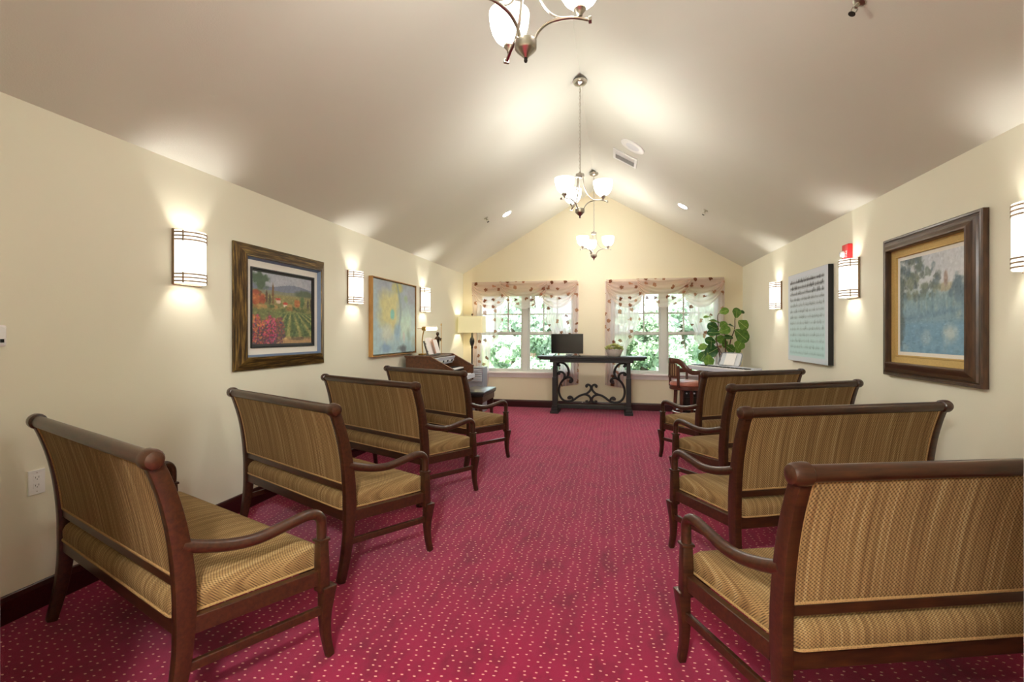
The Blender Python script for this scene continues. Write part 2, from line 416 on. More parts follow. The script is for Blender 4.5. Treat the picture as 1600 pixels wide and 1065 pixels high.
# ceiling light added out of view behind the camera, to fill the near room
t = thing('hall_fill_light', 'added round fill light on the unseen hall ceiling', 'ceiling light', (-0.3, -0.55, ZE))
MB().lathe([(0.17, -0.02), (0.17, 0.0)], n=24).build('base', 'nickel', t, True)
MB().lathe([(0.02, -0.10), (0.09, -0.085), (0.14, -0.055), (0.155, -0.02)], n=24).build('bowl', 'hall_fill_lens', t, True)
point_light('bulb_light', (0, 0, -0.16), HALL_FILL_W, (1, 0.985, 0.96), 0.12, t)  # added fill that brightens the near walls and benches

# ------------------------------------------------------------------ windows
def window(name, x0, x1, label):
    t = bpy.data.objects.new(name, None); COL.objects.link(t); t.location = ((x0+x1)/2, YF, WZ0); structure(t, label, 'window')
    hw = (x1-x0)/2; H = WZ1-WZ0; D0, D1 = 0.03, 0.12
    m = MB(); fw = 0.05
    m.span((-hw, D0-0.02, 0), (-hw+fw, D1, H)); m.span((hw-fw, D0-0.02, 0), (hw, D1, H))
    m.span((-hw+fw, D0-0.02, H-fw), (hw-fw, D1, H)); m.span((-hw+fw, D0-0.02, 0), (hw-fw, D1, 0.03))
    m.build('window_frame', 'vinyl_white', t, bevel=0.003)
    m = MB(); m.span((-0.05, D0-0.02, 0.03), (0.05, D1, H-fw)); m.build('mullion', 'vinyl_white', t, bevel=0.003)
    for sg in (-1, 1):
        xa, xb = sorted((sg*0.05, sg*(hw-fw)))
        zm = 1.333-WZ0
        for low in (True, False):
            z0, z1 = (0.03, zm+0.03) if low else (zm-0.03, H-fw)
            y0, y1 = (D0, D0+0.035) if low else (D0+0.04, D0+0.075)
            sw = 0.032
            m = MB(); m.span((xa, y0, z0), (xa+sw, y1, z1)); m.span((xb-sw, y0, z0), (xb, y1, z1))
            m.span((xa+sw, y0, z0), (xb-sw, y1, z0+(0.04 if low else 0.05))); m.span((xa+sw, y0, z1-(0.05 if low else sw)), (xb-sw, y1, z1))
            sash = m.build('sash', 'vinyl_white', t, bevel=0.003)
            ym = (y0+y1)/2
            m = MB(); m.span((xa+sw, ym-0.003, z0+0.04), (xb-sw, ym+0.003, z1-0.03)); m.build('pane', 'window_glass', sash)
            if low:
                m = MB(); m.box(((xa+xb)/2, y0+0.008, z1+0.008), (0.06, 0.022, 0.014)); m.build('sash_lock', 'vinyl_white', sash, bevel=0.003)
            else:
                gx0, gx1, gz0, gz1 = xa+sw, xb-sw, z0+0.05, z1-sw
                for k in (1, 2):
                    x = gx0+(gx1-gx0)*k/3; m = MB(); m.span((x-0.012, ym-0.008, gz0), (x+0.012, ym+0.008, gz1)); m.build('muntin', 'vinyl_white', sash)
                z = (gz0+gz1)/2; m = MB(); m.span((gx0, ym-0.0075, z-0.012), (gx1, ym+0.0075, z+0.012)); m.build('muntin', 'vinyl_white', sash)
    m = MB(); m.span((-hw-0.06, -0.055, -0.015), (hw+0.06, D0, 0.018)); m.build('window_sill', 'trim_white', t, bevel=0.006)
    m = MB(); m.span((-hw-0.03, -0.016, -0.085), (hw+0.03, 0, -0.015)); m.build('sill_apron', 'trim_white', t, bevel=0.003)
window('window_1', WX[0][0], WX[0][1], 'double sash window behind the television, nearer the floor lamp')
window('window_2', WX[1][0], WX[1][1], 'double sash window beside the fig tree')

# curtains: swags over pleated side panels
def curtain(cx, label):
    t = thing('swag_curtain', label, 'curtain', (cx, YF-0.075, 0), 0, 'sheer swag curtains on the far wall')
    hw = 0.975; top = 2.27
    MB().span((-hw, 0.01, top-0.03), (hw, 0.07, top)).build('rod_board', 'far_light_tint', t)
    for sg in (-1, 1):
        # inner edge steps outward on the way down like a cascade
        prof = [(0.0, 0.66), (0.18, 0.62), (0.30, 0.55), (0.36, 0.60), (0.48, 0.47), (0.53, 0.50), (0.62, 0.37), (0.70, 0.36), (1.0, 0.30)]
        def width(v):
            for (v0, w0), (v1, w1) in zip(prof, prof[1:]):
                if v <= v1: return w0+(w1-w0)*(v-v0)/(v1-v0)
            return prof[-1][1]
        def fn(u, v, sg=sg):
            w = width(v); x = sg*(hw-u*w)
            zz = top-0.02-v*(top-0.46)-0.05*u*v
            y = 0.020*math.sin(u*2*PI*7.0*(0.55+0.45*w/0.66)+0.8*math.sin(v*5))*(0.6+0.5*v)-0.012*u*(1-v)
            return (x+0.006*math.sin(9*v+4*u), y+0.005, zz)
        MB().grid(fn, 84, 60).build('side_panel', 'voile_panel', t, True)
    for k, (c, w, drop, yo) in enumerate(((-0.60, 0.72, 0.50, -0.028), (0.60, 0.72, 0.50, -0.028), (0.0, 0.86, 0.50, -0.05))):
        def fn(u, v, c=c, w=w, drop=drop, yo=yo):
            s = 2*u-1
            belly = (1-s*s)
            x = c+s*w/2*(1-0.10*v*0)
            edge = 0.14+(drop-0.14)*belly**0.75
            zz = top-v*edge
            fold = 0.5+0.5*math.cos(2*PI*6.5*v+1.2*s)
            y = yo-0.035*belly*v-0.030*fold*(0.35+0.65*abs(s))*min(1, 3*v)
            return (x, y, zz)
        MB().grid(fn, 40, 64).build('swag', 'voile_swag', t, True)
    return t
curtain(-1.585, 'sheer leaf-print swag curtain on the window behind the television')
curtain(0.83, 'sheer leaf-print swag curtain on the window beside the fig tree')

# ------------------------------------------------------------------ benches
POST = [(-0.298, 0.0), (-0.272, 0.11), (-0.250, 0.25), (-0.243, 0.40), (-0.247, 0.52), (-0.262, 0.65), (-0.286, 0.77), (-0.318, 0.875), (-0.342, 0.934)]
def post_y(z):
    for (y0, z0), (y1, z1) in zip(POST, POST[1:]):
        if z <= z1: return y0+(y1-y0)*(z-z0)/(z1-z0)
    return POST[-1][0]
SP = smooth_path([(0, y, z) for y, z in POST], 4)
def py_s(z):
    for a, b in zip(SP, SP[1:]):
        if z <= b.z: return a.y+(b.y-a.y)*(z-a.z)/max(1e-6, b.z-a.z)
    return SP[-1].y
def make_bench():
    t = thing('upholstered_bench', '', 'bench', group='woven settee benches facing the windows')
    wd = 'mahogany'
    for s in (-1, 1):
        # rear leg running up into the back post
        P = [(s*0.603, p.y, p.z) for p in SP]
        sz = [(0.040, 0.040+0.026*min(1, p.z/0.4)-0.016*max(0, (p.z-0.5)/0.43)) for p in SP]
        MB().sweep(P, sz, side=(1, 0, 0)).build('rear_leg', wd, t, True, 0.006)
        # front leg with knee
        fp = smooth_path([(s*0.684, 0.268, 0), (s*0.679, 0.252, 0.09), (s*0.681, 0.246, 0.18), (s*0.686, 0.250, 0.255), (s*0.688, 0.253, 0.30)], 4)
        fs = [(0.030+0.020*(p.z/0.30)**1.6, 0.032+0.034*(p.z/0.30)**2) for p in fp]
        m = MB().sweep(fp, fs, side=(1, 0, 0))
        leg = m.build('front_leg', wd, t, True, 0.006)
        MB().sweep([(s*0.680, 0.233, 0.285), (s*0.680, 0.233, 0.40), (s*0.680, 0.231, 0.488)], [(0.046, 0.046), (0.044, 0.044), (0.040, 0.040)], side=(1, 0, 0)).build('post_block', wd, leg, True, 0.004)
        MB().box((s*0.680, 0.231, 0.492), (0.052, 0.052, 0.013)).build('collar', wd, leg, True, 0.004)
        ap = smooth_path([(s*0.603, -0.25, 0.622), (s*0.613, -0.19, 0.600), (s*0.628, -0.10, 0.578), (s*0.645, -0.01, 0.574), (s*0.660, 0.09, 0.592), (s*0.671, 0.165, 0.606), (s*0.677, 0.205, 0.601), (s*0.680, 0.228, 0.576), (s*0.680, 0.232, 0.535), (s*0.680, 0.231, 0.490)], 4)
        ar = [0.0235-0.004*(i/len(ap)) for i in range(len(ap))]
        MB().tube(ap, ar, 12, side=(1, 0, 0)).build('armrest', wd, t, True)
        MB().sweep([(s*0.600, -0.244, 0.342), (s*0.676, 0.233, 0.342)], (0.060, 0.030), side=(0, 0, 1)).build('side_rail', wd, t, False, 0.003)
        MB().sweep([(s*0.603, -0.255, 0.205), (s*0.682, 0.248, 0.205)], (0.034, 0.020), side=(0, 0, 1)).build('stretcher', wd, t, False, 0.004)
    MB().span((-0.665, 0.222, 0.312), (0.665, 0.250, 0.372)).build('front_rail', wd, t, False, 0.003)
    MB().span((-0.59, -0.262, 0.312), (0.59, -0.232, 0.375)).build('back_seat_rail', wd, t, False, 0.003)
    MB().span((-0.59, -0.264, 0.478), (0.59, -0.232, 0.512)).build('crossbar', wd, t, False, 0.003)
    rail = MB().lathe([(0.026, -0.60), (0.026, 0.60)], (0, -0.344, 0.934), 18, 'x').build('top_rail', wd, t, True)
    for s in (-1, 1):
        pr = [(0.026, 0.585), (0.034, 0.592), (0.0355, 0.61), (0.034, 0.632), (0.028, 0.645), (0.016, 0.650)]
        MB().lathe([(r, s*x) for r, x in pr], (0, -0.344, 0.934), 18, 'x').build('rail_cap', wd, rail, True)
    # seat cushion: rounded trapezoid, crowned
    outline = rounded([(-0.576, -0.268), (0.576, -0.268), (0.654, 0.262), (-0.654, 0.262)], 0.035, 4)
    loops = []
    for ins, z in ((0.010, 0.371), (0.0, 0.378), (-0.003, 0.398), (-0.003, 0.420), (0.004, 0.440), (0.018, 0.455), (0.045, 0.466), (0.10, 0.474), (0.18, 0.478)):
        loops.append([(x*(1-ins/0.62), (y+0.003)*(1-ins/0.265)-0.003, z) for x, y in outline])
    seat = MB().rings(loops, True, True).build('seat', 'woven_fabric', t, True)
    m = MB(); m.tube([(x*1.004, y*1.008, 0.377) for x, y in outline], 0.0048, 6, loop=True); m.build('piping', 'piping_fabric', seat, True)
    # back panel, both faces slightly domed
    z0, z1 = 0.512, 0.918
    def face(side):
        def fn(u, v):
            z = z0+(z1-z0)*v; x = -0.583+1.166*u
            b = 0.016+0.012*math.sin(PI*u)**0.4*math.sin(PI*v)**0.5
            return (x, py_s(z)+side*b, z)
        return fn
    nu, nv = 14, 14
    A = [face(1)(i/nu, j/nv) for j in range(nv+1) for i in range(nu+1)]; B = [face(-1)(i/nu, j/nv) for j in range(nv+1) for i in range(nu+1)]
    N = (nu+1)*(nv+1); idx = lambda i, j: j*(nu+1)+i
    fs = []
    for j in range(nv):
        for i in range(nu):
            q = (idx(i, j), idx(i+1, j), idx(i+1, j+1), idx(i, j+1)); fs += [q, tuple(N+k for k in q[::-1])]
    rim = [idx(i, 0) for i in range(nu)]+[idx(nu, j) for j in range(nv)]+[idx(i, nv) for i in range(nu, 0, -1)]+[idx(0, j) for j in range(nv, 0, -1)]
    for a, b in zip(rim, rim[1:]+rim[:1]): fs.append((a, b, N+b, N+a))
    back = MB().add(A+B, fs).build('backrest', 'woven_fabric', t, True)
    for side in (1, -1):
        pth = [(-0.578, py_s(z1-0.41*k/10)+side*0.017, z1-0.41*k/10) for k in range(0, 10)]+[(-0.574+1.148*k/12, py_s(z0+0.006)+side*0.018, z0+0.006) for k in range(13)]+[(0.578, py_s(z1-0.41*k/10)+side*0.017, z1-0.41*k/10) for k in range(9, -1, -1)]
        MB().tube(pth, 0.0048, 6).build('piping', 'piping_fabric', back, True)
    return t
proto = make_bench()
BENCH = [(-1.889, 1.846, -0.382, 'woven settee bench nearest the wall outlet, on the vineyard-picture side'),
         (-1.837, 2.915, -0.463, 'second woven settee bench from the wall outlet, below the vineyard picture'),
         (-1.876, 4.076, -0.452, 'third woven settee bench from the wall outlet, beyond the vineyard picture'),
         (-1.841, 5.236, -0.478, 'woven settee bench right in front of the wooden organ'),
         (1.003, 2.053, 0.309, 'woven settee bench nearest the door jamb, cut off by the frame edge'),
         (1.086, 3.213, 0.394, 'second woven settee bench from the door jamb, below the river picture'),
         (1.218, 4.431, 0.503, 'third woven settee bench from the door jamb, below the sheet music canvas'),
         (1.221, 5.633, 0.526, 'woven settee bench right in front of the electronic keyboard and swivel chair')]
for i, (x, y, a, lab) in enumerate(BENCH):
    o = proto if i == 0 else copy_tree(proto)
    o.location = (x, y, 0); o.rotation_euler = (0, 0, a); o['label'] = lab

# ------------------------------------------------------------------ wall sconces
def make_sconce():
    t = thing('wall_sconce', '', 'wall lamp', group='half-round glass wall sconces')
    h, a, p = 0.355, 0.105, 0.10
    MB().span((-0.108, 0, 0.0), (0.108, 0.018, h)).build('back_plate', 'sconce_metal', t, False, 0.002)
    def arc(r=1.0, k=18, z=0.0): return [(-a*r*math.cos(PI*i/k), 0.016+p*r*math.sin(PI*i/k), z) for i in range(k+1)]
    zs = (0.008, h-0.008)
    o1, o2 = arc(1.0), arc(0.965)
    n = len(o1)
    vs = [(x, y, z) for z in zs for x, y, _ in o1]+[(x, y, z) for z in zs for x, y, _ in o2]
    fs = []
    for i in range(n-1):
        fs += [(i, i+1, n+i+1, n+i), (2*n+i, 3*n+i, 3*n+i+1, 2*n+i+1), (i, 2*n+i, 2*n+i+1, i+1), (n+i, n+i+1, 3*n+i+1, 3*n+i)]
    MB().add(vs, fs).build('glass_shade', 'sconce_glass', t, True)
    for z in (0.022, 0.045, 0.068, h-0.068, h-0.045, h-0.022):
        MB().sweep(arc(1.02, 18, z), (0.0085, 0.005), side=(0, 0, 1)).build('band', 'sconce_metal', t)
    for s in (-1, 1):
        for z0, z1 in ((0.010, 0.078), (h-0.078, h-0.010)):
            ang = math.radians(32); x = s*a*1.03*math.cos(ang); y = 0.016+p*1.03*math.sin(ang)
            MB().sweep([(x, y, z0), (x, y, z1)], (0.007, 0.006), side=(1, 0, 0)).build('strap', 'sconce_metal', t)
    point_light('bulb_light', (0, 0.062, h*0.5), SCONCE_W, (1, 0.97, 0.92), 0.04, t)
    return t
sproto = make_sconce()
SC_POS = [(XL, 2.712, -PI/2, 'lit half-round sconce nearest the thermostat, before the vineyard picture'),
          (XL, 4.800, -PI/2, 'lit half-round sconce between the vineyard picture and the abstract canvas'),
          (XL, 6.775, -PI/2, 'lit half-round sconce between the abstract canvas and the floor lamp'),
          (XR, 2.935, PI/2, 'lit half-round sconce cut by the frame edge, before the river picture'),
          (XR, 4.900, PI/2, 'lit half-round sconce under the red fire alarm'),
          (XR, 6.920, PI/2, 'lit half-round sconce between the sheet music canvas and the fig tree')]
for i, (x, y, a, lab) in enumerate(SC_POS):
    o = sproto if i == 0 else copy_tree(sproto)
    o.location = (x, y, 1.648); o.rotation_euler = (0, 0, a); o['label'] = lab

# ------------------------------------------------------------------ pictures
def vnoise(h, w, sy, sx, seed):
    r = np.random.RandomState(seed); g = r.rand(int(sy)+3, int(sx)+3)
    y = np.linspace(0, sy, h); x = np.linspace(0, sx, w); yi = y.astype(int); xi = x.astype(int)
    fy_ = (y-yi)[:, None]; fx = (x-xi)[None, :]; fy_ = fy_*fy_*(3-2*fy_); fx = fx*fx*(3-2*fx)
    a = g[np.ix_(yi, xi)]; b = g[np.ix_(yi, xi+1)]; c = g[np.ix_(yi+1, xi)]; d = g[np.ix_(yi+1, xi+1)]
    return (a*(1-fx)+b*fx)*(1-fy_)+(c*(1-fx)+d*fx)*fy_
def fbm(h, w, s, seed, o=4):
    t = np.zeros((h, w)); k = 0
    for i in range(o):
        t += vnoise(h, w, s*2**i, s*2**i*w/h, seed+i)*0.5**i; k += 0.5**i
    return t/k
class Art:
    def __init__(s, w, h, c): s.w, s.h = w, h; s.a = np.ones((h, w, 3))*np.array(c, float); s.u, s.v = np.meshgrid((np.arange(w)+.5)/w, (np.arange(h)+.5)/h)
    def lay(s, mask, c):
        m = np.clip(mask, 0, 1)[..., None]; c = np.asarray(c, float); s.a = s.a*(1-m)+c*m
    def blob(s, x, y, rx, ry, c, soft=0.35, rough=0.5, seed=1, al=1.0, sc=14):
        d = np.sqrt(((s.u-x)/rx)**2+((s.v-y)/ry)**2)+rough*(fbm(s.h, s.w, sc, seed)-0.5)*2
        s.lay(np.clip((1-d)/soft, 0, 1)*al, c)
    def dab(s, x, y, rx, ry, c, al=0.9):
        i0, i1 = max(0, int((x-rx)*s.w)), min(s.w, int((x+rx)*s.w)+2); j0, j1 = max(0, int((y-ry)*s.h)), min(s.h, int((y+ry)*s.h)+2)
        if i1 <= i0 or j1 <= j0: return
        u, v = s.u[j0:j1, i0:i1], s.v[j0:j1, i0:i1]; d = np.sqrt(((u-x)/rx)**2+((v-y)/ry)**2)
        m = (np.clip((1-d)/0.5, 0, 1)*al)[..., None]; s.a[j0:j1, i0:i1] = s.a[j0:j1, i0:i1]*(1-m)+np.array(c, float)*m
    def tex(s, amt, seed, sc=30):
        s.a *= (1+amt*(fbm(s.h, s.w, sc, seed)-0.5)*2)[..., None]
def canvas(name, art, w, h, y, parent):
    """flat painted panel: columns run from the viewer's left (+x) to right (-x)"""
    H, Wd = art.h, art.w
    xs = np.linspace(w/2, -w/2, Wd); zs = np.linspace(h/2, -h/2, H)
    X, Z = np.meshgrid(xs, zs); co = np.stack([X, np.full_like(X, y), Z], -1).reshape(-1, 3)
    i, j = np.meshgrid(np.arange(Wd-1), np.arange(H-1)); q = (j*Wd+i).ravel()
    faces = np.stack([q, q+1, q+Wd+1, q+Wd], 1)[:, ::-1]
    me = bpy.data.meshes.new(name); me.from_pydata(co.tolist(), [], faces.tolist())
    at = me.color_attributes.new('paint', 'FLOAT_COLOR', 'POINT')
    c = np.clip(art.a, 0, 255)/255; c = np.where(c <= 0.04045, c/12.92, ((c+0.055)/1.055)**2.4)
    at.data.foreach_set('color', np.concatenate([c.reshape(-1, 3), np.ones((H*Wd, 1))], 1).ravel())
    me.materials.append(M['painted_canvas']); return obj(name, me, parent)
def ring_frame(name, mat, w, h, prof, parent, bevel=0.0):
    """mitred moulding; prof = (inset from the outer edge, y out from the wall)"""
    loops = [[(sx*(w/2-i), y, sz*(h/2-i)) for sx, sz in ((-1, -1), (1, -1), (1, 1), (-1, 1))] for i, y in prof]
    return MB().rings(loops, False, False).build(name, mat, parent, False)

def member_frame(mat, w, h, prof, parent):
    """four mitred mouldings, each its own piece, grain along the member"""
    cor = ((-1, -1), (1, -1), (1, 1), (-1, 1))
    for k in range(4):
        a, b = cor[k], cor[(k+1) % 4]
        loops = [[(c[0]*(w/2-i), y, c[1]*(h/2-i)) for c in (a, b)] for i, y in prof]
        vs = [q for l in loops for q in l]; n = len(prof)
        fs = [(2*j, 2*j+1, 2*j+3, 2*j+2) for j in range(n-1)]+[tuple(range(0, 2*n, 2)), tuple(range(1, 2*n, 2))[::-1], (0, 2*n-2, 2*n-1, 1)]
        MB().add(vs, fs).build('frame_member', mat+('_h' if k % 2 == 0 else '_v'), parent)
# vineyard landscape
def art_vineyard():
    A = Art(190, 142, (150, 156, 170)); u, v = A.u, A.v
    A.lay(fbm(A.h, A.w, 5, 3)*0.9, (190, 190, 196))
    A.lay((v > 0.16+0.03*np.sin(u*7))*0.9, (112, 120, 140))
    A.lay((v > 0.22+0.05*fbm(A.h, A.w, 3, 9))*1.0, (128, 132, 112))
    A.blob(0.86, 0.27, 0.20, 0.10, (84, 96, 72), rough=0.2, seed=4)
    A.lay(np.clip((v-0.27)/0.04, 0, 1), (148, 138, 84)); A.lay(fbm(A.h, A.w, 11, 21)*np.clip((v-0.27)/0.1, 0, 1)*1.1-0.3, (96, 112, 56))
    A.blob(0.10, 0.12, 0.15, 0.14, (70, 92, 66), seed=5)
    for k in range(14): A.blob(random.uniform(0, 0.24), random.uniform(0.3, 0.42), 0.06, 0.06, random.choice([(182, 100, 52), (160, 74, 44), (124, 84, 48)]), seed=30+k)
    for x, y0, y1, c in ((0.31, 0.10, 0.46, (120, 84, 48)), (0.21, 0.24, 0.44, (84, 60, 40)), (0.26, 0.28, 0.46, (76, 66, 40)), (0.93, 0.30, 0.52, (70, 66, 48)), (0.99, 0.28, 0.52, (66, 58, 46))):
        A.blob(x, (y0+y1)/2, 0.022, (y1-y0)/2, c, 0.4, 0.3, int(x*90))
    A.blob(0.82, 0.36, 0.05, 0.12, (84, 108, 58), seed=8); A.blob(0.72, 0.40, 0.07, 0.08, (188, 110, 52), seed=18)
    A.blob(0.40, 0.39, 0.05, 0.035, (226, 196, 172), rough=0.1, seed=2); A.blob(0.39, 0.355, 0.055, 0.022, (196, 66, 48), rough=0.1)
    A.blob(0.52, 0.44, 0.045, 0.035, (228, 204, 184), rough=0.1, seed=3); A.blob(0.52, 0.41, 0.05, 0.02, (206, 72, 50), rough=0.1)
    for k in range(16): A.blob(random.uniform(0.02, 0.95), random.uniform(0.44, 0.53), 0.06, 0.035, random.choice([(112, 118, 60), (150, 110, 56), (84, 98, 50), (176, 140, 80)]), seed=60+k)
    A.lay(np.clip((v-0.52)/0.03, 0, 1)*(u > 0.3), (122, 134, 72))
    t = (u-0.62)/np.maximum(0.02, (v-0.42)); rows = 0.5+0.5*np.sin(t*13)
    A.lay(np.clip((v-0.53)/0.05, 0, 1)*rows*(u > 0.40)*0.85, (62, 88, 52)); A.lay(np.clip((v-0.55)/0.05, 0, 1)*(rows < 0.18)*(u > 0.42)*0.8, (168, 160, 96))
    A.lay((fbm(A.h, A.w, 20, 44)-0.5)*3*np.clip((v-0.55)*6, 0, 1)*(u > 0.4)*0.5, (150, 160, 90))
    A.blob(0.18, 0.58, 0.26, 0.10, (110, 118, 66), seed=11)
    A.lay(np.clip((v-0.86-0.05*fbm(A.h, A.w, 6, 5))/0.05, 0, 1), (186, 146, 98)); A.blob(0.75, 0.93, 0.2, 0.03, (120, 100, 70), seed=14)
    def jit(c, q=18): return tuple(v_+random.uniform(-q, q) for v_ in c)
    for k in range(900):        # leafy strokes over the fields, lighter towards the rows' tops
        x, y = random.random(), random.uniform(0.30, 0.95)
        p = A.a[min(A.h-1, int(y*A.h)), min(A.w-1, int(x*A.w))]; q = random.uniform(-26, 26)
        A.dab(x, y, 0.012+0.016*y, 0.008+0.012*y, (p[0]+q, p[1]+q, p[2]+q*0.7), 0.7)
    A.blob(0.16, 0.84, 0.34, 0.24, (104, 60, 66), 0.4, 0.5, 12, 1.0, 9)
    for k in range(700):
        x = random.uniform(-0.02, 0.50); y = random.uniform(0.60, 1.0)
        if ((x-0.16)/0.36)**2+((y-0.84)/0.24)**2 > 1+0.3*math.sin(13*x+4*y)+0.2*math.sin(31*x): continue
        lit = 1-(y-0.6)/0.42
        c = random.choice([(206, 112, 76), (222, 140, 92), (188, 90, 60)] if x < 0.18 and random.random() < 0.75 else [(196, 60, 104), (216, 84, 128), (170, 44, 84), (206, 100, 80)] if x < 0.36 else [(150, 84, 70), (176, 100, 74), (120, 72, 76)])
        if random.random() > 0.35+0.65*lit: c = random.choice([(92, 62, 84), (84, 74, 84), (74, 56, 66)])
        A.dab(x, y, random.uniform(0.010, 0.022), random.uniform(0.010, 0.022), jit(c), 0.85)
    A.tex(0.10, 77, 36); A.a = A.a*0.90+np.array((120, 120, 126))*0.08; return A
def art_river():
    A = Art(150, 170, (196, 200, 204)); u, v = A.u, A.v
    A.lay(np.clip((u-0.4)*2, 0, 1)*(v < 0.35)*0.7, (214, 212, 210)); A.lay(fbm(A.h, A.w, 5, 2)*np.clip((0.4-v)*3, 0, 1)*0.6, (160, 172, 188))
    A.lay(np.clip((v-0.30-0.05*fbm(A.h, A.w, 5, 8))/0.08, 0, 1), (126, 152, 158))
    A.blob(0.74, 0.35, 0.16, 0.05, (170, 160, 132), rough=0.25, seed=3); A.blob(0.745, 0.27, 0.035, 0.09, (150, 128, 116), rough=0.12, seed=6)
    A.blob(0.94, 0.42, 0.16, 0.17, (78, 102, 116), rough=0.6, seed=7)
    for k in range(60):
        x, y = random.uniform(-0.05, 0.72)*random.uniform(0.4, 1), random.uniform(-0.02, 0.42)
        A.blob(x, y, 0.07, 0.055, random.choice([(66, 80, 72), (88, 104, 92), (70, 92, 104), (112, 122, 100), (54, 66, 62)]), 0.6, 0.9, 200+k, 0.75, 22)
    A.lay(np.clip((v-0.40)/0.15, 0, 1)*0.75, (112, 150, 170))
    for k in range(34): A.blob(random.uniform(0, 0.95), random.uniform(0.40, 0.62), 0.025, 0.09, random.choice([(96, 132, 140), (150, 170, 164), (178, 186, 172), (90, 122, 140)]), 0.8, 0.5, 300+k, 0.5)
    A.lay(np.clip(1-np.abs(v-(0.66-0.10*u))/0.05, 0, 1)*0.7, (92, 128, 152)); A.lay(np.clip((v-0.66)/0.05, 0, 1), (104, 148, 176))
    for k in range(26): A.blob(random.uniform(0, 1), random.uniform(0.68, 1), 0.05, 0.05, random.choice([(84, 128, 160), (120, 160, 182), (140, 172, 186)]), 0.8, 0.5, 400+k, 0.6)
    A.blob(0.80, 0.80, 0.13, 0.13, (196, 206, 196), 0.7, 0.5, 5, 0.8); A.blob(0.45, 0.85, 0.10, 0.11, (160, 184, 190), 0.7, 0.5, 6, 0.6)
    A.blob(0.02, 0.75, 0.05, 0.3, (70, 84, 88), 0.6, 0.5, 9, 0.8); A.blob(0.03, 0.45, 0.07, 0.4, (74, 88, 84), 0.7, 0.7, 19, 0.8)
    for k in range(1100):
        x, y = random.random(), random.random(); p = A.a[min(A.h-1, int(y*A.h)), min(A.w-1, int(x*A.w))]; q = random.uniform(-24, 24)
        A.dab(x, y, random.uniform(0.012, 0.03) if y > 0.62 else 0.014, 0.008 if y > 0.62 else random.uniform(0.012, 0.026), (p[0]+q, p[1]+q, p[2]+q), 0.65)
    A.tex(0.08, 55, 34); A.a = A.a*0.86+np.array((206, 216, 220))*0.14; return A
def art_abstract():
    A = Art(130, 110, (150, 178, 186)); u, v = A.u, A.v
    A.lay(fbm(A.h, A.w, 4, 12)*np.clip(1-v*2, 0, 1)*1.2, (130, 134, 156)); A.lay(np.clip((v-0.4)*1.4, 0, 0.8), (160, 204, 214))
    A.blob(0.38, 0.38, 0.30, 0.38, (206, 200, 120), 0.5, 0.35, 4, 0.95, 5); A.blob(0.55, 0.06, 0.16, 0.10, (176, 176, 88), 0.5, 0.4, 6)
    A.blob(0.70, 0.58, 0.22, 0.30, (176, 214, 194), 0.6, 0.4, 14, 0.8, 5); A.blob(0.30, 0.72, 0.20, 0.18, (196, 208, 190), 0.6, 0.4, 24, 0.9, 5)
    A.lay(np.clip(1-np.abs(u-(0.52+0.13*np.sin(v*3.0)-0.20*v*v*0.9))/0.035, 0, 1)*(v < 0.75)*0.75, (92, 122, 140)); A.blob(0.54, 0.68, 0.10, 0.16, (110, 158, 190), 0.6, 0.3, 9, 0.8)
    A.blob(0.42, 0.45, 0.055, 0.09, (110, 190, 172), 0.3, 0.2, 3); A.blob(0.74, 0.20, 0.06, 0.07, (140, 176, 120), 0.6, 0.5, 5, 0.8); A.blob(0.88, 0.16, 0.14, 0.15, (140, 146, 164), 0.6, 0.5, 8, 0.8)
    A.blob(0.66, 0.94, 0.14, 0.08, (58, 66, 78), 0.7, 0.5, 11, 0.9); A.blob(0.82, 0.74, 0.06, 0.12, (110, 146, 140), 0.7, 0.4, 12, 0.8); A.blob(0.70, 0.78, 0.05, 0.10, (206, 190, 190), 0.7, 0.4, 13, 0.7)
    A.blob(0.25, 0.92, 0.16, 0.09, (96, 140, 190), 0.8, 0.5, 15, 0.7); A.blob(0.95, 0.85, 0.08, 0.12, (150, 170, 160), 0.7, 0.4, 16, 0.7)
    A.tex(0.10, 31, 24); A.a = 255-(255-A.a)*0.78; return A
def art_music():
    A = Art(150, 170, (206, 216, 226)); u, v = A.u, A.v
    A.lay(np.clip((v-0.25)*1.5, 0, 0.85), (190, 226, 226)); A.lay(((u < 0.04) | (u > 0.93) | (v < 0.05) | (v > 0.94))*0.8, (214, 220, 230))
    r = np.random.RandomState(3)
    inside = (u > 0.06) & (u < 0.92)
    for k in range(13):
        y = 0.10+0.067*k; c = np.array((52, 50, 58))*(1-k/13*0.9)+np.array((128, 178, 176))*(k/13*0.9); al = (0.85, 0.8, 0.66, 0.44, 0.34, 0.30, 0.34, 0.28, 0.30, 0.28, 0.30, 0.32, 0.3)[k]
        dens = vnoise(A.h, A.w, 2, 38, 500+k)
        A.lay(inside*np.clip(1-np.abs(v-y)/0.016, 0, 1)*(0.35+0.9*dens)*al, c)
        for q in range(5): A.lay(inside*np.clip(1-np.abs(v-(y-0.018+0.009*q))/0.0035, 0, 1)*0.35*al, c)
        for q in range(34):
            x = 0.07+0.84*r.rand(); yy = y+0.022*(r.rand()-0.5)
            A.lay((np.abs(u-x) < 0.004)*(np.abs(v-yy+0.012) < 0.018)*inside*0.55*al, c); A.lay(inside*np.clip(1.3-np.sqrt(((u-x)/0.010)**2+((v-yy)/0.008)**2), 0, 1)*0.7*al, c)
    return A

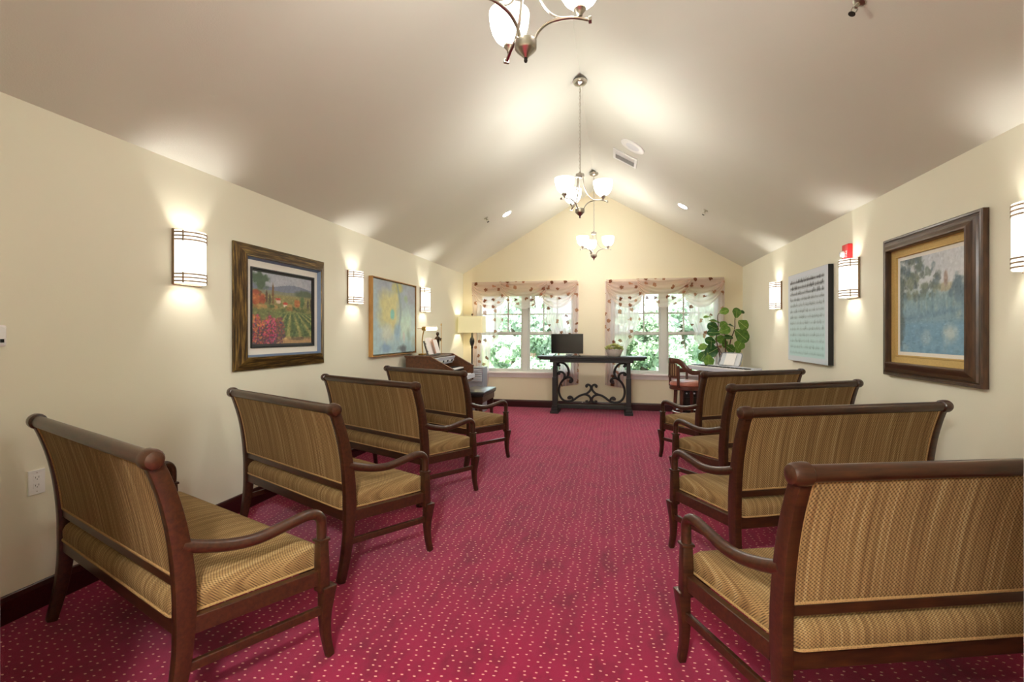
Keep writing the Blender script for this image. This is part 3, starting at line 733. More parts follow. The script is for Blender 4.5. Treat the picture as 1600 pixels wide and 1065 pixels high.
t = thing('framed_vineyard_picture', 'framed vineyard landscape in streaked gilt frame between two sconces', 'picture', (XL, 3.676, 1.536), -PI/2)
w, h = 1.145, 0.965
member_frame('antique_gilt', w, h, [(0, 0.004), (0, 0.018), (0.010, 0.024), (0.030, 0.034), (0.060, 0.044), (0.085, 0.056), (0.096, 0.058), (0.100, 0.050)], t)
ring_frame('inner_bevel', 'blue_bevel', w-0.2, h-0.2, [(-0.002, 0.052), (0.016, 0.021)], t)
ring_frame('liner', 'mat_linen', w-0.232, h-0.232, [(0, 0.020), (0.052, 0.018)], t)
ring_frame('fillet', 'black_wood', w-0.336, h-0.336, [(0, 0.017), (0, 0.028), (0.010, 0.028), (0.014, 0.016), (0.032, 0.013)], t)
canvas('canvas', art_vineyard(), w-0.395, h-0.395, 0.0135, t)
t = thing('abstract_canvas', 'abstract yellow and teal canvas in thin gold frame above the organ', 'picture', (XL, 5.784, 1.530), -PI/2)
w, h = 1.262, 0.932
m = MB(); m.box((0, 0.024, 0), (w-0.05, 0.036, h-0.05)); m.build('stretched_canvas', 'mat_linen', t)
ring_frame('frame', 'gold_wood', w, h, [(0, 0.003), (0, 0.055), (0.010, 0.055), (0.010, 0.012)], t)
canvas('canvas', art_abstract(), w-0.05, h-0.05, 0.0435, t)
t = thing('framed_river_picture', 'large brown framed river landscape with gold liner near the doorway', 'picture', (XR, 3.819, 1.536), PI/2)
w, h = 1.055, 1.040
member_frame('frame_brown', w, h, [(0, 0.004), (0, 0.034), (0.006, 0.040), (0.018, 0.040), (0.022, 0.034), (0.030, 0.036), (0.036, 0.046), (0.058, 0.050), (0.085, 0.068), (0.096, 0.070), (0.102, 0.064), (0.104, 0.030)], t)
ring_frame('gold_liner', 'mat_gold', w-0.206, h-0.206, [(0, 0.032), (0.002, 0.028), (0.044, 0.022), (0.047, 0.027), (0.054, 0.027), (0.057, 0.014)], t)
ring_frame('mat', 'mat_linen', w-0.320, h-0.320, [(0, 0.014), (0.026, 0.012)], t)
canvas('canvas', art_river(), w-0.370, h-0.370, 0.0125, t)
t = thing('sheet_music_canvas', 'pale sheet music print canvas with black edges beside the fire alarm', 'picture', (XR, 5.874, 1.518), PI/2)
w, h = 1.116, 0.994
MB().box((0, 0.026, 0), (w, 0.048, h)).build('canvas_sides', 'black_plastic', t)
canvas('canvas', art_music(), w-0.002, h-0.002, 0.0505, t)

# ------------------------------------------------------------------ wall fittings
def lettering(body, name, size, mat, parent, loc, rot):
    cu = bpy.data.curves.new(name, 'FONT'); cu.body = body; cu.size = size; cu.extrude = 0.0006; cu.align_x = 'CENTER'; cu.align_y = 'CENTER'
    o = bpy.data.objects.new(name, cu); COL.objects.link(o)
    dg = bpy.context.evaluated_depsgraph_get(); me = bpy.data.meshes.new_from_object(o.evaluated_get(dg)); bpy.data.objects.remove(o)
    me.materials.clear(); me.materials.append(M[mat]); return obj(name, me, parent, loc, rot)
t = thing('power_outlet', 'white duplex power outlet low on the wall beside the first bench', 'outlet', (XL, 1.860, 0.556), -PI/2)
MB().span((-0.036, 0, 0), (0.036, 0.006, 0.118)).build('cover_plate', 'white_plastic', t, False, 0.002)
for z in (0.030, 0.068):
    r = MB(); r.span((-0.016, 0.005, z), (0.016, 0.0075, z+0.026)); r = r.build('receptacle', 'white_plastic', t, False, 0.001)
    MB().span((-0.008, 0.0072, z+0.010), (-0.006, 0.0079, z+0.019)).span((0.006, 0.0072, z+0.010), (0.008, 0.0079, z+0.018)).span((-0.002, 0.0072, z+0.003), (0.002, 0.0079, z+0.007)).build('slots', 'black_plastic', r)
for z in (0.014, 0.104): MB().lathe([(0.0025, 0.0055), (0.0025, 0.007)], (0, 0, z), 8, 'y').build('screw', 'nickel', t)
t = thing('thermostat', 'white wall thermostat with small dark display at the frame edge', 'thermostat', (XL, 1.665, 1.276), -PI/2)
MB().span((-0.062, 0, 0), (0.062, 0.028, 0.097)).build('case', 'white_plastic', t, True, 0.008, 3)
MB().span((-0.050, 0.026, 0.018), (-0.010, 0.0292, 0.034)).build('display', 'screen_black', t)
t = thing('fire_alarm_strobe', 'red fire alarm strobe on the wall above a sconce', 'fire alarm', (XR, 4.985, 1.955), PI/2)
MB().span((-0.06, 0, 0), (0.06, 0.042, 0.19)).build('housing', 'red_plastic', t, True, 0.008, 3)
MB().lathe([(0.006, 0.072), (0.022, 0.066), (0.030, 0.052), (0.032, 0.040)], (0.032, 0, 0.105), 14, 'y').build('strobe_lens', 'clear_lens', t, True)
lettering('FIRE', 'lettering', 0.035, 'white_plastic', t, (-0.032, 0.0425, 0.10), (PI/2, -PI/2, PI))

# ------------------------------------------------------------------ chandeliers
def make_chandelier():
    t = thing('chandelier', '', 'chandelier', group='three-light nickel chandeliers along the ridge')
    # origin: bottom of the finial.  z heights are relative
    zc = 1.352
    MB().lathe([(0.012, -0.052), (0.03, -0.045), (0.055, -0.034), (0.068, -0.02), (0.07, 0.0)], (0, 0, zc), 24).lathe([(0.02, 0), (0.02, 0.05)], (0, 0, zc), 14).build('canopy', 'nickel', t, True)
    # chain
    m = MB(); z = 0.475; k = 0
    while z < zc-0.06:
        lp = []
        for j in range(10):
            a = 2*PI*j/10; dx, dz = 0.0085*math.cos(a), 0.0205*math.sin(a)
            lp.append((dx, 0, z+dz) if k % 2 else (0, dx, z+dz))
        m.tube(lp, 0.0022, 5, loop=True, side=(0, 1, 0) if k % 2 else (1, 0, 0)); z += 0.034; k += 1
    ch = m.build('chain', 'nickel', t, True); ch['kind'] = 'stuff'
    MB().tube([(0.004, 0.004, 0.46), (0.004, -0.003, 0.9), (0.002, 0.002, zc-0.04)], 0.002, 6).build('cord', 'nickel', t, True)
    MB().lathe([(0.006, 0.460), (0.012, 0.455), (0.013, 0.44), (0.040, 0.436), (0.042, 0.43), (0.042, 0.408), (0.036, 0.402), (0.01, 0.40)], (0, 0, 0), 24).build('top_hub', 'nickel', t, True)
    hub = MB().lathe([(0.006, 0.098), (0.040, 0.096), (0.046, 0.090), (0.046, 0.058), (0.040, 0.050), (0.014, 0.026), (0.009, 0.020)], (0, 0, 0), 24).build('bottom_hub', 'nickel', t, True)
    MB().lathe([(0.001, 0.0), (0.006, 0.003), (0.008, 0.010), (0.006, 0.018), (0.009, 0.022)], (0, 0, 0), 14).build('finial', 'dark_bronze', hub, True)
    for q in range(3):
        a = 2*PI*q/3; c, s = math.cos(a), math.sin(a)
        P = lambda r, z: (r*c, r*s, z)
        sd = (-s, c, 0)
        arm = MB().sweep(smooth_path([P(0.035, 0.085), P(0.055, 0.125), P(0.095, 0.155), P(0.15, 0.165), P(0.205, 0.162), P(0.262, 0.146)], 5), (0.016, 0.011), side=sd, n=8, square=False).build('arm', 'nickel', t, True)
        MB().box(P(0.266, 0.146), (0.014, 0.026, 0.018), rz=a).build('arm_end', 'nickel', arm, False, 0.002)
        MB().sweep(smooth_path([P(0.030, 0.415), P(0.034, 0.36), P(0.048, 0.29), P(0.085, 0.215), P(0.130, 0.175), P(0.175, 0.166)], 5), (0.014, 0.009), side=sd, n=8, square=False).build('strap', 'nickel', t, True)
        MB().lathe([(0.010, 0.164), (0.012, 0.176), (0.022, 0.188), (0.026, 0.192), (0.026, 0.212), (0.020, 0.214)], P(0.225, 0), 18).build('socket_cup', 'nickel', arm, True)
        pr = [(0.022, 0.205), (0.045, 0.213), (0.064, 0.230), (0.078, 0.255), (0.087, 0.285), (0.092, 0.318), (0.093, 0.345)]
        MB().lathe(pr+[(r-0.004, z) for r, z in reversed(pr[1:])], P(0.225, 0), 28, caps=False).build('glass_shade', 'chandelier_glass', t, True)
        point_light('bulb_light', P(0.225, 0.285), CHANDELIER_W, (1, 0.98, 0.94), 0.03, t)
    return t
cproto = make_chandelier()
for i, (x, y, az, lab) in enumerate(((-0.36, 2.02, 0.0, 'nearest chandelier, cut off by the top of the frame'), (-0.325, 4.86, -0.11, 'middle chandelier hanging on a long chain'), (-0.30, 7.70, -0.28, 'farthest, smallest-looking chandelier in front of the gable wall'))):
    o = cproto if i == 0 else copy_tree(cproto)
    o.location = (x, y, ceil_z(XM)-1.396); o.rotation_euler = (0, 0, az); o['label'] = lab

# ------------------------------------------------------------------ ceiling fittings
def on_ceiling(o, x, y):
    s = 1 if x > XM else -1
    nrm = Vector((-s*PITCH, 0, -1)).normalized()     # into the room
    X = Vector((1, 0, -s*PITCH)).normalized()        # along the slope
    Z = nrm; Y = Z.cross(X)
    R = Matrix((X, Y, Z)).transposed().to_4x4()
    o.matrix_world = Matrix.Translation((x, y, ceil_z(x))) @ R
for x, y, lab in ((-1.571, 7.19, 'recessed downlight on the ceiling slope above the organ'), (0.95, 7.21, 'recessed downlight on the ceiling slope above the keyboard')):
    t = thing('recessed_downlight', lab, 'downlight', group='recessed downlights')
    MB().lathe([(0.085, 0.0), (0.085, 0.005), (0.078, 0.008), (0.064, 0.004)], n=28).build('trim_ring', 'white_plastic', t, True)
    MB().lathe([(0.064, 0.0045), (0.03, 0.0055), (0.002, 0.006)], n=28).build('lens', 'downlight_lens', t, True)
    l = bpy.data.lights.new('bulb_light', 'SPOT'); l.energy = DOWN_W; l.spot_size = 2.3; l.spot_blend = 0.8; l.color = (1, 0.95, 0.9); l.shadow_soft_size = 0.05
    lo = bpy.data.objects.new('bulb_light', l); COL.objects.link(lo); lo.parent = t; lo.location = (0, 0, 0.02); lo.rotation_euler = (PI, 0, 0)
    on_ceiling(t, x, y)
t = thing('ceiling_speaker', 'round white speaker grille on the ceiling slope', 'speaker')
MB().lathe([(0.155, 0.0), (0.155, 0.006), (0.145, 0.012), (0.105, 0.010)], n=36).build('rim', 'white_plastic', t, True)
MB().lathe([(0.105, 0.009), (0.05, 0.012), (0.002, 0.013)], n=36).build('grille', 'grille_white', t, True)
on_ceiling(t, 0.222, 5.965)
t = thing('ceiling_vent', 'white louvred air vent on the ceiling slope', 'vent')
hw, hh = 0.17, 0.17
m = MB(); m.span((-hw, -hh, 0), (hw, -hh+0.035, 0.012)); m.span((-hw, hh-0.035, 0), (hw, hh, 0.012)); m.span((-hw, -hh+0.035, 0), (-hw+0.035, hh-0.035, 0.012)); m.span((hw-0.035, -hh+0.035, 0), (hw, hh-0.035, 0.012))
m.build('frame', 'white_plastic', t, False, 0.003)
MB().span((-hw+0.035, -hh+0.035, 0.0), (hw-0.035, hh-0.035, 0.001)).build('duct_shadow', 'black_plastic', t)
for k in range(9):
    y = -hh+0.05+k*(2*hh-0.1)/8
    MB().box((0, y, 0.007), (2*hw-0.07, 0.020, 0.0018), rx=0.75 if k < 5 else -0.75).build('louver', 'white_plastic', t)
on_ceiling(t, 0.146, 6.465)
for x, y, lab in ((-1.80, 6.83, 'small fire sprinkler on the slope above the organ'), (1.20, 6.90, 'small fire sprinkler on the slope above the keyboard'), (1.19, 2.72, 'fire sprinkler at the top edge of the frame')):
    t = thing('fire_sprinkler', lab, 'sprinkler', group='ceiling fire sprinklers')
    MB().lathe([(0.032, 0), (0.030, 0.006), (0.014, 0.012)], n=20).build('escutcheon', 'nickel', t, True)
    MB().lathe([(0.009, 0.01), (0.009, 0.035), (0.006, 0.036)], n=10).tube([(-0.012, 0, 0.036), (-0.013, 0, 0.05), (0, 0, 0.066), (0.013, 0, 0.05), (0.012, 0, 0.036)], 0.0028, 6).build('body', 'nickel', t, True)
    MB().lathe([(0.017, 0.066), (0.017, 0.069)], n=14).build('deflector', 'dark_bronze', t)
    on_ceiling(t, x, y)

# ------------------------------------------------------------------ console table with scrollwork
TX, TY, TZ = -0.365, 8.33, 0.955
t = thing('console_table', 'black console table with iron scrollwork between the two windows', 'table', (TX, TY, 0))
hw, hd = 0.895, 0.215
def slab(hx, hy, z0, z1, cut): 
    P = [(-hx+cut, -hy), (hx-cut, -hy), (hx, -hy+cut), (hx, hy), (-hx, hy), (-hx, -hy+cut)]
    return MB().prism(P, z0, z1, lambda u, v, w: (u, v, w))
m = slab(hw, hd, TZ-0.034, TZ, 0.05); top = m.build('table_top', 'black_wood', t, False, 0.006)
slab(hw-0.03, hd-0.02, TZ-0.062, TZ-0.034, 0.05).build('top_moulding', 'black_wood', top, False, 0.006)
slab(hw-0.21, hd-0.05, TZ-0.105, TZ-0.062, 0.01).build('apron', 'black_wood', t, False, 0.004)
for s in (-1, 1):
    x = s*0.605
    m = MB(); m.span((x-0.032, -0.12, 0.13), (x+0.032, 0.12, TZ-0.10)); p = m.build('end_post', 'black_wood', t, False, 0.006)
    for yy in (-0.125, ): MB().span((x-0.040, yy-0.012, 0.10), (x+0.040, yy+0.012, 0.60)).build('pilaster', 'black_wood', p, False, 0.006)
    m = MB(); m.span((x-0.070, -0.20, 0), (x+0.070, 0.20, 0.045)); f = m.build('foot', 'black_wood', t, False, 0.006)
    MB().span((x-0.056, -0.175, 0.045), (x+0.056, 0.175, 0.085)).build('foot_step', 'black_wood', f, False, 0.006)
    MB().span((x-0.046, -0.155, 0.085), (x+0.046, 0.155, 0.13)).build('foot_step', 'black_wood', f, False, 0.006)
MB().span((-0.575, -0.07, 0.075), (0.575, 0.07, 0.135)).build('stretcher_shelf', 'black_wood', t, False, 0.005)
def scr(zx, zy, s): return (s*(742-zx)*-0.00151, -0.02, 1.336-(510+zy/7.1-520.5)*8.13/765.5)
CUR = [[(392,440),(372,436),(372,418),(400,406),(445,420),(480,462),(492,515),(478,562),(440,592),(402,640),(382,705),(390,775),(425,825),(480,842),(540,828),(600,785),(655,762),(700,768),(730,795),(735,828),(712,850),(688,842),(690,828)],
       [(440,590),(446,548),(425,518),(390,512),(372,528),(382,542)],
       [(440,592),(480,572),(515,578),(532,605),(515,628),(496,618)],
       [(540,828),(528,800),(505,788),(486,802),(494,816)],
       [(640,766),(690,750),(722,722),(737,690),(728,660),(702,650),(684,664),(694,680)]]
for s in (-1, 1):
    m = MB()
    for c in CUR:
        P = smooth_path([scr(x, y, s) for x, y in c], 4)
        k = len(P); m.tube(P, [0.0185]*k, 9, side=(0, 1, 0))
    for bx, by in ((385,438),(384,532),(510,608),(503,806),(690,668),(695,838)):
        c = scr(bx, by, s); m.lathe([(0.004, -0.02), (0.019, -0.016), (0.024, 0), (0.019, 0.016), (0.004, 0.02)], c, 12, 'y')
    m.build('iron_scroll', 'black_iron', t, True)
# television
t = thing('television', 'small black flat-screen television standing on the console table', 'television', (-0.765, 8.25, TZ), 0.03)
MB().span((-0.268, -0.012, 0.042), (0.268, 0.012, 0.372)).span((-0.18, 0.012, 0.08), (0.18, 0.035, 0.28)).build('housing', 'black_plastic', t, False, 0.004)
MB().span((-0.258, -0.0135, 0.056), (0.258, -0.0118, 0.362)).build('screen', 'screen_black', t)
for s in (-1, 1):
    MB().tube([(s*0.19, 0, 0.046), (s*0.20, -0.05, 0.012), (s*0.222, -0.085, 0.006)], 0.006, 8).tube([(s*0.19, 0, 0.046), (s*0.20, 0.05, 0.012), (s*0.215, 0.085, 0.006)], 0.006, 8).build('foot', 'black_plastic', t, True)
tv_box = thing('media_box', 'small silver box under the television screen', 'media box', (-0.735, 8.33, TZ), 0.03)
MB().span((-0.055, -0.05, 0), (0.055, 0.05, 0.034)).build('case', 'silver_plastic', tv_box, False, 0.004)
MB().span((-0.04, -0.0515, 0.010), (0.04, -0.0495, 0.020)).build('front_panel', 'black_plastic', tv_box)
# planter of succulents
t = thing('succulent_planter', 'pale oval bowl of green succulents on the console table', 'planter', (0.01, 8.27, TZ))
loops = []
for rx, ry, z in ((0.085, 0.055, 0.0), (0.095, 0.06, 0.006), (0.125, 0.078, 0.06), (0.145, 0.09, 0.105), (0.147, 0.092, 0.112), (0.138, 0.084, 0.112), (0.13, 0.078, 0.098)):
    loops.append([(rx*math.cos(2*PI*j/28), ry*math.sin(2*PI*j/28), z) for j in range(28)])
MB().rings(loops, True, True).build('bowl', 'stone_bowl', t, True)
def rosette(n=11, r=0.03):
    m = MB()
    for k in range(n):
        a = 2.4*k; e = 0.25+0.9*(k/n); L = r*(1.15-0.4*k/n)
        d = Vector((math.cos(a)*math.cos(e), math.sin(a)*math.cos(e), math.sin(e))); sd = Vector((-math.sin(a), math.cos(a), 0)); up = d.cross(sd)
        m.add([Vector((0, 0, 0)), d*L*0.55+sd*L*0.28, d*L, d*L*0.55-sd*L*0.28, d*L*0.5+up*L*0.14, d*L*0.5-up*L*0.10], [(0,1,4),(1,2,4),(2,3,4),(3,0,4),(1,0,5),(2,1,5),(3,2,5),(0,3,5)])
    return m.mesh('rosette', 'succulent', False)
ros = rosette()
for k in range(34):
    a = random.uniform(0, 2*PI); r = math.sqrt(random.random())
    x, y = 0.138*r*math.cos(a), 0.085*r*math.sin(a)
    obj('rosette', ros, t, (x, y, 0.115+0.065*(1-r*r)+random.uniform(-0.006, 0.012)), (random.uniform(-.3, .3)-y*4, random.uniform(-.3, .3)+x*4, random.uniform(0, 6)))
    t.children[-1].scale = (random.uniform(1.2, 1.8),)*3

# ------------------------------------------------------------------ organ, its bench and what stands on it
t = thing('electric_organ', 'brown wooden organ with sloping sides against the wall', 'organ', (-2.70, 6.505, 0))
prof = [(0.02, 0.0), (0.60, 0.0), (0.60, 0.08), (0.42, 0.12), (0.42, 0.62), (0.675, 0.66), (0.675, 0.85), (0.35, 1.022), (0.02, 1.022)]
for s in (-1, 1):
    y0 = s*0.475; y1 = s*0.445
    p = MB().prism(prof, y0, y1, lambda u, v, w: (u, w, v)).build('side_panel', 'organ_wood', t, False, 0.004)
    inn = [(0.06, 0.66), (0.42, 0.70), (0.60, 0.70), (0.60, 0.82), (0.335, 0.965), (0.06, 0.965)]
    MB().prism([(0.05, 0.70), (0.63, 0.70), (0.63, 0.84), (0.34, 0.985), (0.05, 0.985)], y0+s*0.001, y0+s*0.006, lambda u, v, w: (u, w, v)).build('panel_moulding', 'organ_wood', p, False, 0.002)
    MB().sweep([(0.005, s*0.46, 1.03), (0.352, s*0.46, 1.03), (0.68, s*0.46, 0.857)], (0.018, 0.044), side=(0, 0, 1)).build('side_cap', 'organ_wood', p, False, 0.003)
MB().span((0.02, -0.445, 0.10), (0.05, 0.445, 1.02)).build('back_board', 'organ_wood', t)
MB().span((0.0, -0.445, 1.005), (0.35, 0.445, 1.03)).build('top_board', 'organ_wood', t, False, 0.003)
MB().span((0.38, -0.445, 0.10), (0.41, 0.445, 0.66)).build('knee_board', 'organ_wood', t)
MB().span((0.05, -0.445, 0.64), (0.66, 0.445, 0.672)).build('key_bed', 'organ_wood', t, False, 0.003)
MB().box((0.372, 0, 0.955), (0.012, 0.88, 0.11), ry=0.45).build('control_panel', 'silver_plastic', t)
for k in range(14): MB().box((0.388+0.0, -0.40+k*0.06, 0.945), (0.012, 0.028, 0.028), ry=0.45).build('stop_tab', 'white_plastic' if k % 3 else 'black_plastic', t, False, 0.003)
for (xa, xb, z) in ((0.40, 0.53, 0.835), (0.51, 0.645, 0.745)):
    mn = MB().span((xa-0.05, -0.44, z-0.035), (xb, 0.44, z-0.008)).build('manual', 'black_wood', t)
    kw = 0.0225; m = MB(); b = MB()
    for k in range(37):
        y = -0.41+k*kw; m.span((xa, y, z-0.008), (xb+0.006, y+kw-0.0016, z+0.008))
        if k % 7 in (0, 1, 3, 4, 5) and k < 36: b.span((xa, y+kw-0.006, z+0.008), (xa+0.085, y+kw+0.006, z+0.019))
    m.build('white_keys', 'ivory_key', mn)['kind'] = 'stuff'; b.build('black_keys', 'black_plastic', mn)['kind'] = 'stuff'
MB().span((0.66, -0.445, 0.69), (0.70, 0.445, 0.75)).build('front_lip', 'silver_plastic', t, False, 0.004)
# music rack on top of the organ
ORX = -2.70
t = thing('music_rack', 'dark wooden music rack with sheets standing on the organ', 'music stand', (ORX+0.245, 6.40, 1.032), 0)
bar = 0.32
for s in (-1, 1): MB().box((-0.015, s*0.19, 0.105), (0.014, 0.03, 0.2), ry=-0.30).build('upright', 'mahogany', t, False, 0.003)
MB().box((0.018, 0, 0.012), (0.05, 0.42, 0.014)).build('ledge', 'mahogany', t, False, 0.003)
for z in (0.06, 0.16): MB().box((-0.002-0.30*(z-0.05), 0, z), (0.010, 0.37, 0.018), ry=-0.30).build('slat', 'mahogany', t)
t = thing('sheet_music', 'open white sheet music pages on the organ music rack', 'sheet music', (ORX+0.265, 6.36, 1.052))
MB().grid(lambda u, v: (-0.065*v+0.012*math.sin(PI*u)+0.006, (u-0.5)*0.27, 0.215*v+0.012*math.sin(PI*u)*v), 10, 6).build('pages', 'paper', t, True)
t = thing('hymn_book', 'pinkish hymn book leaning on the organ music rack', 'book', (ORX+0.30, 6.43, 1.052))
MB().box((-0.012, 0, 0.105), (0.014, 0.15, 0.20), ry=-0.30).build('cover', 'pink_paper', t, False, 0.002)
MB().box((-0.002, 0.0, 0.103), (0.008, 0.14, 0.19), ry=-0.30).build('page_block', 'paper', t)
# brass lamp
t = thing('brass_music_lamp', 'brass music lamp with lit tube shade on the organ', 'lamp', (-2.63, 6.50, 1.031))
MB().span((-0.04, -0.075, 0), (0.04, 0.075, 0.022)).build('base', 'brass', t, False, 0.006)
MB().tube(smooth_path([(0, 0, 0.02), (-0.01, 0, 0.16), (0.0, 0, 0.28), (0.02, 0, 0.355)], 4), 0.008, 10).build('stem', 'brass', t, True)
MB().lathe([(0.004, -0.10), (0.006, -0.03), (0.026, -0.028), (0.030, 0.0), (0.030, 0.03), (0.024, 0.035)], (0.02, 0, 0.37), 16, 'x').build('socket', 'brass', t, True)
sh = MB().lathe([(0.026, 0.03), (0.024, 0.18), (0.02, 0.185)], (0.02, 0, 0.37), 16, 'x').build('tube_shade', 'strip_bulb', t, True)
# figurine
t = thing('figurine', 'dark robed figurine holding a tall staff on the organ', 'figurine', (-2.50, 6.74, 1.031))
MB().lathe([(0.045, 0), (0.045, 0.012), (0.03, 0.02)], n=18).build('base', 'bronze_figure', t, True)
MB().lathe([(0.030, 0.018), (0.034, 0.06), (0.026, 0.12), (0.024, 0.17), (0.034, 0.215), (0.038, 0.235), (0.026, 0.255), (0.012, 0.262), (0.012, 0.27), (0.021, 0.285), (0.023, 0.30), (0.018, 0.318), (0.004, 0.325)], n=16).build('body', 'bronze_figure', t, True)
MB().tube([(0.03, 0.0, 0.235), (0.055, -0.01, 0.20), (0.060, -0.015, 0.235)], [0.013, 0.011, 0.009], 8).tube([(-0.03, 0.0, 0.235), (-0.045, -0.012, 0.18), (-0.015, -0.03, 0.16)], [0.013, 0.011, 0.009], 8).build('arms', 'bronze_figure', t, True)
MB().tube([(0.062, -0.015, 0.012), (0.060, -0.015, 0.42)], 0.004, 8).lathe([(0.003, 0.41), (0.010, 0.425), (0.003, 0.45)], (0.06, -0.015, 0), 8).build('staff', 'brass', t, True)
# organ bench
t = thing('organ_bench', 'dark organ bench with padded black top', 'piano bench', (-1.87, 6.68, 0))
MB().span((-0.175, -0.36, 0.50), (0.175, 0.36, 0.55)).build('cushion', 'leather_black', t, True, 0.016, 3)
MB().span((-0.165, -0.35, 0.485), (0.165, 0.35, 0.50)).build('seat_board', 'black_wood', t, False, 0.003)
MB().span((-0.15, -0.33, 0.40), (0.15, 0.33, 0.485)).build('apron', 'mahogany', t, False, 0.004)
for s in (-1, 1):
    MB().prism([(-0.13, 0), (-0.10, 0), (-0.085, 0.40), (-0.14, 0.40)], s*0.29, s*0.325, lambda u, v, w: (u, w, v)).build('leg', 'mahogany', t, False, 0.003)
    MB().prism([(0.10, 0), (0.13, 0), (0.14, 0.40), (0.085, 0.40)], s*0.29, s*0.325, lambda u, v, w: (u, w, v)).build('leg', 'mahogany', t, False, 0.003)
# louvred cabinet
t = thing('louvred_cabinet', 'grey louvred tone cabinet standing behind the organ', 'speaker cabinet', (-2.32, 8.10, 0))
MB().span((-0.165, -0.12, 0), (0.165, 0.16, 0.745)).build('body', 'grey_louver', t, False, 0.006)
for k in range(7): MB().box((0, -0.128, 0.715-k*0.030), (0.29, 0.022, 0.010), rx=0.7).build('slat', 'silver_plastic', t)
MB().span((-0.172, -0.128, 0.745), (0.172, 0.166, 0.762)).build('lid', 'grey_louver', t, False, 0.004)
# floor lamp
t = thing('floor_lamp', 'floor lamp with cream rectangular shade and black turned pole', 'floor lamp', (-2.475, 8.42, 0))
MB().lathe([(0.135, 0), (0.135, 0.012), (0.10, 0.03), (0.03, 0.045), (0.022, 0.06)], n=28).build('base', 'black_iron', t, True)
MB().lathe([(0.013, 0.05), (0.013, 0.55), (0.020, 0.57), (0.013, 0.60), (0.014, 1.06), (0.022, 1.08), (0.018, 1.10), (0.036, 1.15), (0.044, 1.19), (0.040, 1.23), (0.020, 1.27), (0.012, 1.30), (0.012, 1.40)], n=20).build('pole', 'black_iron', t, True)
MB().lathe([(0.004, 1.40), (0.004, 1.655), (0.012, 1.66), (0.012, 1.675), (0.004, 1.685)], n=10).build('harp_finial', 'dark_bronze', t, True)
o1 = rounded([(-0.232, -0.135), (0.232, -0.135), (0.232, 0.135), (-0.232, 0.135)], 0.03, 4); o2 = [(x*0.95, y*0.95) for x, y in o1]
loops = [[(x, y, 1.345) for x, y in o1], [(x, y, 1.64) for x, y in o2], [(x*0.985, y*0.985, 1.64) for x, y in o2], [(x*0.985, y*0.985, 1.345) for x, y in o1]]
loops.append(loops[0]); MB().rings(loops, False, False).build('lamp_shade', 'lamp_shade', t, False)
point_light('bulb_light', (0, 0, 1.50), LAMP_W, (1, 0.95, 0.84), 0.03, t)

# ------------------------------------------------------------------ keyboard corner
KA, KB = Vector((1.15, 8.42)), Vector((1.81, 7.31))
mid = (KA+KB)/2; d = (KB-KA); kang = math.atan2(d.y, d.x); KL = d.length
KN = Vector((-d.y, d.x)).normalized()            # away from the player
kc = mid+KN*0.15
t = thing('electronic_keyboard', 'silver electronic keyboard on a stand by the fig tree', 'keyboard', (kc.x, kc.y, 0.755), kang)
MB().span((-KL/2, -0.15, 0.0), (KL/2, 0.15, 0.055)).build('case', 'silver_plastic', t, False, 0.008)
MB().span((-KL/2+0.02, -0.01, 0.055), (KL/2-0.02, 0.145, 0.085)).build('control_panel', 'silver_plastic', t, False, 0.010)
MB().span((-0.10, 0.03, 0.085), (0.10, 0.10, 0.088)).build('display', 'screen_black', t)
m = MB(); b = MB(); kw = (KL-0.10)/52
for k in range(52):
    x = -KL/2+0.05+k*kw; m.span((x, -0.148, 0.055), (x+kw-0.0014, -0.012, 0.070))
    if k % 7 in (0, 1, 3, 4, 5): b.span((x+kw-0.006, -0.10, 0.070), (x+kw+0.006, -0.014, 0.081))
m.build('white_keys', 'ivory_key', t)['kind'] = 'stuff'; b.build('black_keys', 'black_plastic', t)['kind'] = 'stuff'
rest = MB()
R = 0.34
rr = rounded([(-0.23, 0.0), (0.23, 0.0), (0.21, 0.21), (-0.21, 0.21)], 0.05, 4)
rest.sweep([(x, 0.125+y*0.36, 0.085+y*0.93) for x, y in rr], (0.022, 0.014), loop=True, n=6, square=False, side=(0, 1, 0)); ro = rest.build('music_rest', 'grey_louver', t, True)
MB().grid(lambda u, v: (-0.20+0.40*u, 0.132+0.36*0.19*v, 0.093+0.93*0.19*v), 2, 2).build('rest_panel', 'clear_lens', ro)
t = thing('sheet_paper', 'white sheet of music on the keyboard music rest', 'sheet music', (kc.x, kc.y, 0.755), kang)
MB().grid(lambda u, v: (-0.10+0.21*u, 0.122+0.36*0.19*v, 0.096+0.93*0.19*v+0.0), 4, 4).build('page', 'paper', t)
t = thing('keyboard_stand', 'black crossed keyboard stand under the electronic keyboard', 'stand', (kc.x, kc.y, 0), kang)
for s in (-1, 1):
    MB().sweep([(-0.34*s, s*0.03, 0.02), (0.34*s, s*0.03, 0.735)], (0.04, 0.02), side=(0, 1, 0)).build('cross_leg', 'black_plastic', t, False, 0.003)
    MB().span((s*0.34-0.02, -0.20, 0), (s*0.34+0.02, 0.20, 0.025)).build('foot_bar', 'black_plastic', t, False, 0.003)
    MB().span((s*0.34-0.02, -0.17, 0.725), (s*0.34+0.02, 0.17, 0.753)).build('support_bar', 'black_plastic', t, False, 0.003)
t = thing('amplifier_box', 'black amplifier box on the floor under the keyboard', 'amplifier', (1.25, 8.54, 0), 0.1)
MB().span((-0.15, -0.10, 0), (0.15, 0.14, 0.42)).build('cabinet', 'black_plastic', t, False, 0.008)
MB().span((-0.13, -0.106, 0.03), (0.13, -0.099, 0.29)).build('grille', 'dark_bronze', t)
for k in range(4): MB().lathe([(0.012, -0.116), (0.014, -0.10)], (-0.09+k*0.06, 0, 0.355), 12, 'y').build('knob', 'silver_plastic', t)
